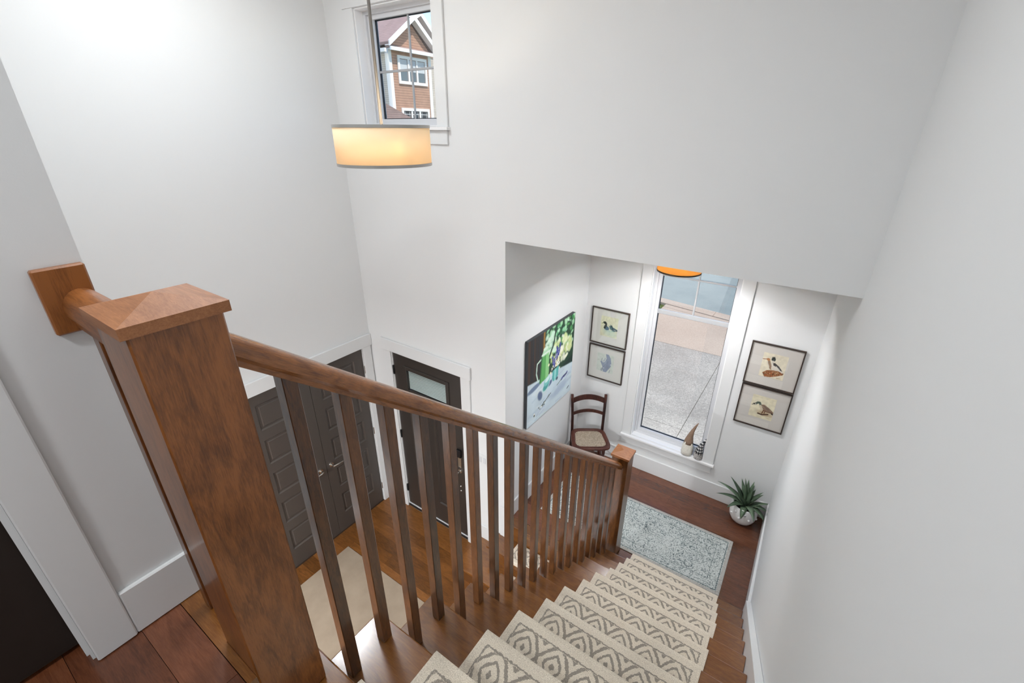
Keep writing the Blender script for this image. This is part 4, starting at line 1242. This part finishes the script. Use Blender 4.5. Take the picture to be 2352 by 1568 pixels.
# ---------------------------------------------------------------- cane-seat chair in the landing corner
CH = wood('dark_mahogany', srgb(40, 20, 16), srgb(72, 36, 28), srgb(100, 54, 40), axis=2, rough=0.35, vary=0.1)
def cane_mat():
    mt, nt, b = mat('woven_cane')
    tc = node(nt, 'ShaderNodeTexCoord'); mp = node(nt, 'ShaderNodeMapping'); mp.inputs['Scale'].default_value = (1, 1, 1)
    nt.links.new(tc.outputs['Object'], mp.inputs[0])
    sp = node(nt, 'ShaderNodeSeparateXYZ'); nt.links.new(mp.outputs[0], sp.inputs[0])
    def fr(s): return mth(nt, 'ABSOLUTE', mth(nt, 'SUBTRACT', mth(nt, 'FRACT', mth(nt, 'DIVIDE', s, 0.0165)), 0.5))
    a = mth(nt, 'LESS_THAN', fr(sp.outputs[0]), 0.24); c_ = mth(nt, 'LESS_THAN', fr(sp.outputs[1]), 0.24)
    hole = mth(nt, 'MULTIPLY', a, c_)
    nz = node(nt, 'ShaderNodeTexNoise', inp={'Scale': 90, 'Detail': 3}); nt.links.new(tc.outputs['Object'], nz.inputs['Vector'])
    r = ramp(nt, [(0.3, srgb(150, 132, 112)), (0.7, srgb(204, 190, 170))]); nt.links.new(nz.outputs[0], r.inputs[0])
    mx = node(nt, 'ShaderNodeMixRGB'); mx.inputs[2].default_value = (*srgb(58, 44, 34), 1)
    nt.links.new(hole, mx.inputs[0]); nt.links.new(r.outputs[0], mx.inputs[1]); nt.links.new(mx.outputs[0], b.inputs['Base Color'])
    b.inputs['Roughness'].default_value = 0.6
    return mt
# local frame: x = right of the sitter's back seen from the front, y = forward (sitting direction is -y)
bl, br = Vector((-1.900, 4.056)), Vector((-1.600, 4.262))
ang = math.atan2(br.y-bl.y, br.x-bl.x)
mid = (bl+br)/2
ch = thing('cane_chair', 'old dark wooden chair with curved slat back and woven cane seat in the landing corner', 'chair', (mid.x, mid.y, LAND+0.001), ang)
def part(q, name, m_=CH, smooth=True):
    o = q.build(name, m_, ch, world=False)
    return auto_smooth(o, 0.8) if smooth else o
SH = 0.440
bw = 0.178
for s in (-1, 1):
    q = MB()
    pts = [(s*(bw-0.006), 0.045, 0.0), (s*bw, 0.012, 0.20), (s*bw, 0.0, 0.42), (s*(bw+0.004), 0.012, 0.60), (s*(bw+0.012), 0.045, 0.78), (s*(bw+0.016), 0.062, 0.872)]
    for p, p2 in zip(pts, pts[1:]):
        w_ = 0.0145
        q.hexa([(p[0]-w_, p[1]-0.012, p[2]), (p[0]+w_, p[1]-0.012, p[2]), (p[0]+w_, p[1]+0.012, p[2]), (p[0]-w_, p[1]+0.012, p[2]),
                (p2[0]-w_, p2[1]-0.012, p2[2]), (p2[0]+w_, p2[1]-0.012, p2[2]), (p2[0]+w_, p2[1]+0.012, p2[2]), (p2[0]-w_, p2[1]+0.012, p2[2])])
    bmesh.ops.remove_doubles(q.bm, verts=q.bm.verts, dist=1e-5)
    part(q, 'leg')
def slat(z0, z1, arch, ybase, name):
    q = MB(); n = 14; vs = []
    for i in range(n+1):
        f = i/n*2-1; x = f*(bw-0.002); a = arch*(1-f*f); yy = ybase + 0.028*(1-f*f)
        vs += [(x, yy-0.007, z0+a), (x, yy+0.007, z0+a), (x, yy+0.007, z1+a), (x, yy-0.007, z1+a)]
    fs = []
    for i in range(n):
        for j in range(4): fs.append((i*4+j, i*4+(j+1) % 4, (i+1)*4+(j+1) % 4, (i+1)*4+j))
    fs += [(0,1,2,3), (n*4+3, n*4+2, n*4+1, n*4)]
    q.verts(vs, fs); part(q, name)
slat(0.770, 0.835, 0.032, 0.046, 'top_slat')
slat(0.622, 0.660, 0.026, 0.016, 'back_slat')
# seat outline (front is -y): narrow at the back, wide rounded front
def seat_outline(inset=0.0, n=36):
    out = []
    for i in range(n):
        t_ = 2*math.pi*i/n
        cx_, sy_ = math.cos(t_), math.sin(t_)
        e = 0.42
        x = math.copysign(abs(cx_)**e, cx_); y = math.copysign(abs(sy_)**e, sy_)
        yy = -0.185 + y*(0.195-inset)
        wdt = 0.196 + 0.030*(-(yy)/0.38)
        out.append((x*(wdt-inset), yy))
    return out
o1, i1 = seat_outline(), seat_outline(0.046)
q = MB(); n = len(o1)
vs = [(x, y, SH) for x, y in o1] + [(x, y, SH) for x, y in i1] + [(x, y, SH-0.028) for x, y in o1] + [(x, y, SH-0.028) for x, y in i1]
fs = []
for i in range(n):
    j = (i+1) % n
    fs += [(i, j, n+j, n+i), (2*n+i, 3*n+i, 3*n+j, 2*n+j), (i, 2*n+i, 2*n+j, j), (n+i, n+j, 3*n+j, 3*n+i)]
q.verts(vs, fs); q.bevel(0.005, 2); part(q, 'seat_frame')
q = MB(); q.verts([(x, y, SH-0.010) for x, y in i1]+[(x, y, SH-0.013) for x, y in i1], [tuple(range(n)), tuple(range(n, 2*n))[::-1]] + [(i, (i+1) % n, n+(i+1) % n, n+i) for i in range(n)])
part(q, 'cane_seat', cane_mat(), False)
for s in (-1, 1):
    q = MB()
    prof = [(0.011, 0.0), (0.013, 0.05), (0.016, 0.12), (0.0185, 0.122), (0.0185, 0.132), (0.015, 0.136), (0.017, 0.24), (0.0205, 0.243), (0.0205, 0.252), (0.016, 0.258), (0.018, 0.33), (0.0215, 0.335), (0.0215, 0.345), (0.016, 0.352), (0.017, SH-0.028)]
    q.lathe(prof, (s*0.155, -0.266, 0), 14); part(q, 'leg')
q = MB(); q.tube((-0.153, -0.266, 0.19), (0.153, -0.266, 0.19), 0.010, n=10); part(q, 'stretcher')
q = MB(); q.tube((-0.168, 0.02, 0.16), (0.168, 0.02, 0.16), 0.009, n=10); part(q, 'stretcher')
for s in (-1, 1):
    for zz in (0.15, 0.26):
        q = MB(); q.tube((s*0.155, -0.266, zz), (s*0.175, 0.018, zz), 0.009, n=10); part(q, 'stretcher')
    q = MB(); q.path([(s*0.185, -0.02, SH-0.03), (s*0.19, -0.10, SH-0.09), (s*0.172, -0.18, SH-0.16), (s*0.157, -0.265, SH-0.20)], 0.007, 8); part(q, 'brace')

# ---------------------------------------------------------------- agave in white pot
POT = plain('matte_white_ceramic', (0.90, 0.90, 0.89), 0.45)
pxx, pyy = 0.012, 4.208
PSC = 1.17
pot = thing('potted_agave', 'spiky green agave plant in a round white knobbed pot in the landing corner', 'potted plant', (pxx, pyy, LAND+0.001))
pot.scale = (PSC, PSC, PSC)
q = MB()
q.lathe([(0.02, 0.0), (0.062, 0.001), (0.085, 0.018), (0.104, 0.055), (0.110, 0.095), (0.109, 0.135), (0.102, 0.168), (0.098, 0.182), (0.094, 0.184), (0.090, 0.178), (0.092, 0.155), (0.02, 0.150)], (0, 0, 0), 40)
body = q.build('pot', POT, pot, smooth=True, world=False)
kn = 0
for row, (zz, rr, cnt, ph) in enumerate(((0.150, 0.105, 9, 0.0), (0.100, 0.110, 9, 0.35))):
    for i in range(cnt):
        a = 2*math.pi*i/cnt + ph
        q = MB(); q.ball(((rr+0.002)*math.cos(a), (rr+0.002)*math.sin(a), zz), 0.0125 if row == 0 else 0.010, 10); q.build('knob', POT, body, smooth=True, world=False)
q = MB(); q.lathe([(0.001, 0.0), (0.0905, 0.0)], (0, 0, 0.158), 32, cap=False)
q.build('soil', plain('dark_soil', (0.02, 0.016, 0.012), 0.95, bump=0.6, bscale=80), pot, world=False)
def leaf_mat():
    mt, nt, b = mat('agave_leaf')
    tc = node(nt, 'ShaderNodeTexCoord'); nz = node(nt, 'ShaderNodeTexNoise', inp={'Scale': 14, 'Detail': 4}); oi = node(nt, 'ShaderNodeObjectInfo')
    nt.links.new(tc.outputs['Object'], nz.inputs['Vector'])
    v = mth(nt, 'ADD', mth(nt, 'MULTIPLY', nz.outputs[0], 0.7), mth(nt, 'MULTIPLY', oi.outputs['Random'], 0.3))
    r = ramp(nt, [(0.25, srgb(54, 72, 54)), (0.6, srgb(96, 118, 92)), (0.85, srgb(138, 156, 138))]); nt.links.new(v, r.inputs[0])
    nt.links.new(r.outputs[0], b.inputs['Base Color']); b.inputs['Roughness'].default_value = 0.45
    return mt
LEAF = leaf_mat()
def leaf(az, L, w, lift, curl, z0=0.165, tipcurl=0.0):
    """az: direction; lift: start pitch (rad); curl: pitch change along the leaf"""
    n = 12; vs = []; d = Vector((math.cos(az), math.sin(az), 0)); sd = Vector((-d.y, d.x, 0))
    p = d*0.012 + Vector((0, 0, z0)); pit = lift
    for i in range(n+1):
        f = i/n
        ww = w*(0.62+1.1*f)*(1 if f < 0.35 else 1)
        ww = w*min(1.0, 0.62+1.1*f)*(1-max(0, (f-0.30)/0.70)**1.35) + 0.0008
        tang = d*math.cos(pit)+Vector((0, 0, math.sin(pit))); nrm = Vector((0, 0, 1))*math.cos(pit)-d*math.sin(pit)
        cup = 0.30*ww; th = 0.0045*(1-f*0.75)
        vs += [p+sd*ww+nrm*cup, p+nrm*0.0, p-sd*ww+nrm*cup, p-nrm*th]
        p = p + tang*(L/n); pit += curl/n + (tipcurl/n if f > 0.6 else 0)
    fs = []
    for i in range(n):
        a, b_ = i*4, (i+1)*4
        for j in range(4): fs.append((a+j, a+(j+1) % 4, b_+(j+1) % 4, b_+j))
    fs += [(3,2,1,0), (n*4, n*4+1, n*4+2, n*4+3)]
    xm_, ym_ = (0.196-pxx)/PSC, (4.338-pyy)/PSC          # leaves press against the two walls
    vs = [Vector((min(v.x, xm_), min(v.y, ym_), v.z)) for v in vs]
    q = MB(); q.verts(vs, fs)
    return q.build('leaf', LEAF, pot, smooth=True, world=False)
# camera is towards (-0.0,-1): az -90 deg faces the stairs
for az, L, w, li, cu in ((-92, 0.17, 0.030, 0.75, -2.5), (-60, 0.20, 0.028, 0.85, -1.9), (-30, 0.25, 0.026, 0.70, -2.1), (-8, 0.22, 0.026, 0.75, -1.5),
                         (12, 0.20, 0.024, 0.60, -0.4), (38, 0.17, 0.024, 0.95, -0.5), (65, 0.16, 0.024, 1.1, -0.3), (-130, 0.20, 0.030, 0.75, -1.3),
                         (-165, 0.25, 0.028, 0.72, -1.0), (172, 0.28, 0.028, 0.85, -0.9), (150, 0.25, 0.026, 1.0, -0.55), (128, 0.22, 0.026, 1.15, -0.35),
                         (100, 0.19, 0.024, 1.2, -0.2), (80, 0.22, 0.024, 1.3, -0.3)):
    leaf(math.radians(az), L, w, li, cu)
for az, L, w, li, cu in ((-70, 0.15, 0.030, 1.25, -0.5), (20, 0.19, 0.024, 1.15, -0.25), (110, 0.22, 0.024, 1.35, -0.2), (175, 0.21, 0.026, 1.2, -0.3), (-120, 0.18, 0.030, 1.15, -0.4), (60, 0.2, 0.02, 1.4, -0.1), (140, 0.24, 0.022, 1.42, -0.2)):
    leaf(math.radians(az), L, w, li, cu, 0.175)

# ---------------------------------------------------------------- gnomes on the window stool
zs = W2[2]+0.0045
FUR = speckle('cream_fur', srgb(196, 190, 176), srgb(240, 236, 226), 160, 0.95, bump=0.8)
FELT = plain('brown_felt', srgb(136, 112, 94), 0.95, var=0.12, vscale=40)
FURG = speckle('grey_streaked_fur', srgb(70, 66, 66), srgb(226, 222, 218), 120, 0.95, bump=0.8)
def check_mat():
    mt, nt, b = mat('buffalo_check')
    tc = node(nt, 'ShaderNodeTexCoord'); sp = node(nt, 'ShaderNodeSeparateXYZ'); nt.links.new(tc.outputs['Object'], sp.inputs[0])
    def st(s, p): return mth(nt, 'GREATER_THAN', mth(nt, 'FRACT', mth(nt, 'DIVIDE', s, p)), 0.5)
    an = mth(nt, 'ARCTAN2', sp.outputs[1], sp.outputs[0])
    s_ = mth(nt, 'ADD', st(an, 0.62), st(sp.outputs[2], 0.024))
    r = ramp(nt, [(0.0, srgb(232, 230, 226)), (0.4, srgb(96, 98, 102)), (0.8, srgb(24, 24, 28))], 'CONSTANT')
    nt.links.new(mth(nt, 'DIVIDE', s_, 2.0), r.inputs[0]); nt.links.new(r.outputs[0], b.inputs['Base Color']); b.inputs['Roughness'].default_value = 0.9
    return mt
def fuzz(r0, z0, h, name, m_, parent, jit=0.004, seed=1):
    """plush body: lumpy lathe"""
    rr = random.Random(seed); n = 20; prof = [(0.75, 0.0), (0.97, 0.08), (1.0, 0.3), (0.92, 0.55), (0.72, 0.8), (0.4, 0.97), (0.05, 1.0)]
    vs = []
    for r_, f in prof:
        for i in range(n):
            a = 2*math.pi*i/n; q_ = r_*r0 + rr.uniform(-jit, jit)
            vs.append((q_*math.cos(a), q_*math.sin(a), z0+f*h + rr.uniform(-jit, jit)*(0 if f == 0 else 1)))
    fs = [(j*n+i, j*n+(i+1) % n, (j+1)*n+(i+1) % n, (j+1)*n+i) for j in range(len(prof)-1) for i in range(n)]
    fs += [tuple(range(n))[::-1], tuple(range((len(prof)-1)*n, len(prof)*n))]
    q = MB(); q.verts(vs, fs); return q.build(name, m_, parent, smooth=True, world=False)
def hat(parent, pts, rs, m_):
    q = MB(); q.path(pts, rs, 18); return q.build('hat', m_, parent, smooth=True, world=False)
gn = thing('gnome_figurine', 'taller plush gnome with a plain brown pointed hat and cream beard on the window stool', 'figurine', (-0.660, YFAR+0.016, zs))
gn.scale = (1.30, 1.30, 1.30)
fuzz(0.047, 0.0, 0.150, 'body', FUR, gn, 0.0045, 2)
hat(gn, [(0, 0.0, 0.105), (0.001, 0.002, 0.135), (0.004, 0.004, 0.175), (0.013, 0.008, 0.225), (0.029, 0.013, 0.275), (0.043, 0.017, 0.312)], [0.037, 0.034, 0.024, 0.015, 0.009, 0.003], FELT)
gn = thing('gnome_figurine', 'smaller plush gnome with a black and white checked pointed hat on the window stool', 'figurine', (-0.538, YFAR+0.004, zs))
gn.scale = (1.38, 1.38, 1.38)
fuzz(0.034, 0.0, 0.075, 'body', FURG, gn, 0.004, 5)
hat(gn, [(0, -0.002, 0.050), (0.002, 0.0, 0.085), (0.010, 0.003, 0.125), (0.024, 0.007, 0.160), (0.038, 0.010, 0.190), (0.046, 0.012, 0.205)], [0.031, 0.026, 0.017, 0.010, 0.006, 0.004], check_mat())

# ---------------------------------------------------------------- outdoors: driveway, street, neighbour's house
GZ = Z(-4.70)
CONC = speckle('exposed_aggregate', srgb(106, 102, 94), srgb(186, 179, 166), 42, 0.9, srgb(146, 141, 131))
TAN = speckle('tan_concrete', srgb(150, 134, 118), srgb(176, 160, 142), 30, 0.9)
ASPH = speckle('blue_grey_asphalt', srgb(104, 114, 112), srgb(138, 146, 140), 60, 0.9)
GRASSM = speckle('lawn_green', srgb(46, 66, 26), srgb(94, 116, 52), 60, 0.95)
mb = MB(); mb.box(-60, 30, YF+0.17, 80, GZ-0.4, GZ-0.06)
grd = struct(mb, 'ground', GRASSM)
dv = thing('driveway', 'grey exposed-aggregate concrete driveway with saw-cut joints outside the tall window', 'driveway', (-1.5, 7.5, GZ-0.06))
def slab(x0, x1, y0, y1, m_, parent, name='slab', z=GZ, k0=0.0, k1=0.0):
    q = MB(); g = 0.0045
    q.hexa([(x0+g, y0+g, z-0.06), (x1-g, y0+g+k0, z-0.06), (x1-g, y1-g+k1, z-0.06), (x0+g, y1-g, z-0.06),
            (x0+g, y0+g, z), (x1-g, y0+g+k0, z), (x1-g, y1-g+k1, z), (x0+g, y1-g, z)])
    return q.build(name, m_, parent)
xs = [-6.0, -1.222, 3.6]; ysl = [4.55, 7.03, 10.42]
for i in range(2):
    for j in range(2):
        slab(xs[i], xs[i+1], ysl[j], ysl[j+1], CONC, dv)
ap = thing('driveway_apron', 'tan concrete driveway apron and sidewalk between driveway and street', 'pavement', (-1.5, 11.6, GZ-0.06))
cy_ = lambda x: 13.28-0.185*(x+1.6)-0.43            # inner edge of the curb
def skew_slab(x0, x1, f0, f1):
    q = MB(); g = 0.008
    q.hexa([(x0+g, f0(x0)+g, GZ-0.06), (x1-g, f0(x1)+g, GZ-0.06), (x1-g, f1(x1)-g, GZ-0.06), (x0+g, f1(x0)-g, GZ-0.06),
            (x0+g, f0(x0)+g, GZ), (x1-g, f0(x1)+g, GZ), (x1-g, f1(x1)-g, GZ), (x0+g, f1(x0)-g, GZ)])
    q.build('slab', TAN, ap)
skew_slab(-3.40, 3.6, lambda x: 10.42, lambda x: cy_(x)-0.25)
skew_slab(-3.40, 3.6, lambda x: cy_(x)-0.25, cy_)
skew_slab(-9.0, -3.40, lambda x: 10.42, lambda x: 12.02)
kb = thing('street_curb', 'low tan concrete curb along the edge of the street', 'curb', (-2, 13.2, GZ-0.06))
for x0 in np.arange(-12.0, 8.0, 2.0):
    yb0 = 13.28-0.185*(x0+1.6); yb1 = 13.28-0.185*(x0+2+1.6)
    q = MB()
    q.hexa([(x0, min(yb0-0.42, 99), GZ-0.06), (x0+1.99, yb1-0.42, GZ-0.06), (x0+1.99, yb1, GZ-0.06), (x0, yb0, GZ-0.06),
            (x0, yb0-0.42, GZ+0.015), (x0+1.99, yb1-0.42, GZ+0.015), (x0+1.99, yb1, GZ+0.004), (x0, yb0, GZ+0.004)])
    q.build('curb_stone', TAN, kb)
q = MB()
q.hexa([(-40, 13.28+0.185*38.4+0.002, GZ-0.06), (28, 13.28-0.185*29.6+0.002, GZ-0.06), (28, 26, GZ-0.06), (-40, 34, GZ-0.06),
        (-40, 13.28+0.185*38.4+0.002, GZ-0.02), (28, 13.28-0.185*29.6+0.002, GZ-0.02), (28, 26, GZ-0.02), (-40, 34, GZ-0.02)])
o = struct(q, 'street', ASPH)
# grass verge
vs, fs = [], []
r = random.Random(4)
for i in range(2600):
    x = r.uniform(-7.5, -3.43); y = r.uniform(12.06, 13.28-0.185*(x+1.6)-0.46)
    h_ = r.uniform(0.03, 0.075); a = r.uniform(0, 3.14); w_ = 0.009; dx, dy = w_*math.cos(a), w_*math.sin(a); b0 = len(vs)
    vs += [(x-dx, y-dy, GZ-0.06), (x+dx, y+dy, GZ-0.06), (x+r.uniform(-0.02, 0.02), y+r.uniform(-0.02, 0.02), GZ-0.06+h_)]
    fs.append((b0, b0+1, b0+2))
me = bpy.data.meshes.new('lawn_grass'); me.from_pydata(vs, [], fs); me.materials.append(GRASSM)
o = bpy.data.objects.new('lawn_grass', me); col.objects.link(o)
tag(based(o), 'small strip of green grass between sidewalk and street curb', 'grass', kind='stuff')

SHING = courses('tan_shingle_siding', srgb(178, 140, 118), srgb(136, 104, 88), 0.115)
CREAM = courses('cream_lap_siding', srgb(204, 194, 182), srgb(162, 153, 144), 0.09)
ROOF = courses('maroon_roof_shingle', srgb(150, 126, 120), srgb(124, 103, 99), 0.10)
WHT = plain('white_house_trim', srgb(224, 224, 222), 0.6)
HG = plain('house_glass', srgb(96, 108, 114), 0.3, spec=0.2)
HGD = plain('house_glass_dark', srgb(44, 48, 54), 0.3, spec=0.2)
BLND = plain('white_blind', srgb(186, 190, 192), 0.7)
S_ = 1.3
hx = -15*S_
def HY(y): return y*S_
def HZ(z): return z*S_ + ZC
hs = thing('neighbour_house', 'two-storey neighbour house with tan shingle gable, white trim and maroon roof', 'house', (hx-4, HY(15), GZ-0.06))
g0 = GZ-0.06
by0, by1 = HY(13.70), HY(15.93)
ez = HZ(2.74)
q = MB(); q.box(hx-1.3, hx, by0, by1, g0, ez); q.build('shingle_wall', SHING, hs)
# main volume behind (ridge along x)
mx_, my0, my1, rz_, rY = hx-1.3, HY(13.66), 23.45, Z(5.50), 21.15
q = MB(); q.prism([(my0, g0), (my1, g0), (my1, ez), (rY, rz_), (my0, ez)], 0, mx_-11, mx_); q.build('siding_wall', CREAM, hs)
# shingled upper gable of the main volume
q = MB(); q.prism([(my0+0.3, ez+0.14), (my1-0.2, ez+0.14), (rY, rz_-0.12)], 0, mx_, mx_+0.05); q.build('gable_shingles', SHING, hs)
sl_ = (rz_-ez)/(rY-my0)
def roof_slab(y0, z0, y1, z1, xa, xb, nm, m_, th=0.12, parent=hs):
    q = MB()
    q.hexa([(xa, y0, z0), (xb, y0, z0), (xb, y1, z1), (xa, y1, z1), (xa, y0, z0+th), (xb, y0, z0+th), (xb, y1, z1+th), (xa, y1, z1+th)])
    return q.build(nm, m_, parent)
roof_slab(my0-0.35, ez-0.35*sl_+0.03, rY, rz_+0.03, mx_-11.3, mx_+0.10, 'roof', ROOF)
slr = (rz_-ez)/(my1-rY)
roof_slab(rY, rz_+0.03, my1+0.35, ez-0.35*slr+0.03, mx_-11.3, mx_+0.10, 'roof', ROOF)
def rake(y0, z0, y1, z1, xa, xb, w_=0.26, nm='rake_board'):
    q = MB()
    q.hexa([(xa, y0, z0-w_*0.35), (xb, y0, z0-w_*0.35), (xb, y1, z1-w_*0.35), (xa, y1, z1-w_*0.35), (xa, y0, z0+w_*0.65), (xb, y0, z0+w_*0.65), (xb, y1, z1+w_*0.65), (xa, y1, z1+w_*0.65)])
    return q.build(nm, WHT, hs)
rake(my0-0.35, ez-0.35*sl_+0.03, rY, rz_+0.05, mx_+0.10, mx_+0.42)
rake(rY, rz_+0.05, my1+0.35, ez-0.35*slr+0.03, mx_+0.10, mx_+0.42)
# front gable over the shingled bay
ga0, ga1 = (HY(13.62), HZ(2.84)), (HY(16.28), HZ(2.78)); gp = (HY(14.98), HZ(3.80))
q = MB(); q.prism([(HY(13.80), ez+0.10), (HY(15.98), ez+0.10), (gp[0], gp[1]-0.12)], 0, hx-0.12, hx-0.06); q.build('gable_shingles', SHING, hs)
def rslab2(a, b, nm, m_, xa, xb, th):
    q = MB()
    q.hexa([(xa, a[0], a[1]), (xb, a[0], a[1]), (xb, b[0], b[1]), (xa, b[0], b[1]), (xa, a[0], a[1]+th), (xb, a[0], a[1]+th), (xb, b[0], b[1]+th), (xa, b[0], b[1]+th)])
    return q.build(nm, m_, hs)
rslab2(ga0, gp, 'roof', ROOF, hx-1.35, hx+0.22, 0.12); rslab2(gp, ga1, 'roof', ROOF, hx-1.35, hx+0.22, 0.12)
rake(ga0[0], ga0[1]+0.02, gp[0], gp[1]+0.04, hx+0.22, hx+0.30, 0.24); rake(gp[0], gp[1]+0.04, ga1[0], ga1[1]+0.02, hx+0.22, hx+0.30, 0.24)
for a_, b_ in ((ga0, gp), (gp, ga1)):
    q = MB(); d_ = 0.035
    q.hexa([(hx-0.05, a_[0], a_[1]-d_), (hx+0.22, a_[0], a_[1]-d_), (hx+0.22, b_[0], b_[1]-d_), (hx-0.05, b_[0], b_[1]-d_),
            (hx-0.05, a_[0], a_[1]-0.002), (hx+0.22, a_[0], a_[1]-0.002), (hx+0.22, b_[0], b_[1]-0.002), (hx-0.05, b_[0], b_[1]-0.002)])
    q.build('soffit', WHT, hs)
# pent eave and gutter under the gable
q = MB(); q.prism([(hx-0.1, ez+0.20), (hx+0.26, ez+0.02), (hx+0.26, ez-0.02), (hx-0.1, ez-0.02)], 1, HY(13.66), HY(16.2)); q.build('pent_roof', ROOF, hs)
q = MB(); q.box(hx+0.26, hx+0.36, HY(13.63), HY(16.24), ez-0.10, ez+0.05); q.build('gutter', WHT, hs)
q = MB(); q.box(hx, hx+0.26, HY(13.66), HY(16.2), ez-0.05, ez-0.02); q.build('soffit', WHT, hs)
q = MB(); q.box(mx_-11.3, hx+0.30, my0-0.42, my0-0.30, ez-0.22, ez-0.06); q.build('gutter', WHT, hs)
# corner boards
for yy in (by0, by1-0.16):
    q = MB(); q.box(hx-0.02, hx+0.04, yy-0.03, yy+0.17, g0, ez-0.05); q.build('corner_board', WHT, hs)
q = MB(); q.box(hx-0.20, hx-0.021, by0-0.04, by0-0.001, g0, ez-0.05); q.build('corner_board', WHT, hs)
q = MB(); q.box(hx-1.299, hx-0.201, by0-0.03, by0-0.0005, g0, ez-0.05); q.build('siding_wall', CREAM, hs)
def house_window(y0, y1, z0, z1, glass, blind):
    q = MB(); f = 0.13; x_ = hx+0.01
    q.box(x_, x_+0.06, y0, y0+f, z0, z1); q.box(x_, x_+0.06, y1-f, y1, z0, z1); q.box(x_, x_+0.06, y0+f, y1-f, z0, z0+f); q.box(x_, x_+0.06, y0+f, y1-f, z1-f, z1)
    w3 = (y1-y0-2*f)/3
    for k in (1, 2): q.box(x_, x_+0.05, y0+f+w3*k-0.05, y0+f+w3*k+0.05, z0+f, z1-f)
    fr_ = q.build('window', WHT, hs)
    for k in range(3):
        a, b_ = y0+f+w3*k+(0.05 if k else 0), y0+f+w3*(k+1)-(0.05 if k < 2 else 0)
        q = MB(); q.box(x_, x_+0.015, a+0.03, b_-0.03, z0+f+0.02, z1-f-0.02); q.build('pane', glass, fr_)
        if blind: q = MB(); q.box(x_+0.016, x_+0.022, a+0.03, b_-0.03, z0+f+(z1-z0)*0.36, z1-f-0.02); q.build('blind', BLND, fr_)
        else:
            q = MB(); q.box(x_+0.016, x_+0.022, a+0.03, b_-0.03, z1-f-0.17, z1-f-0.145); q.box(x_+0.016, x_+0.022, a+0.10, a+0.115, z0+f, z1-f-0.02); q.box(x_+0.016, x_+0.022, b_-0.115, b_-0.10, z0+f, z1-f-0.02); q.build('muntin', WHT, fr_)
house_window(HY(14.11), HY(15.665), HZ(1.618), HZ(2.565), HG, True)
house_window(HY(14.117), HY(15.67), HZ(-0.35), HZ(0.785), HGD, False)
# low porch roof at the left of the bay
q = MB(); q.prism([(HY(12.4), HZ(0.47)+0.55), (HY(14.05), HZ(0.30)), (HY(14.05), HZ(0.24)), (HY(12.4), HZ(0.24))], 0, hx+0.05, hx+1.2)
q.build('porch_roof', ROOF, hs)
q = MB(); q.box(hx+1.2, hx+1.32, HY(12.3), HY(14.15), HZ(0.18), HZ(0.26)); q.build('gutter', WHT, hs)
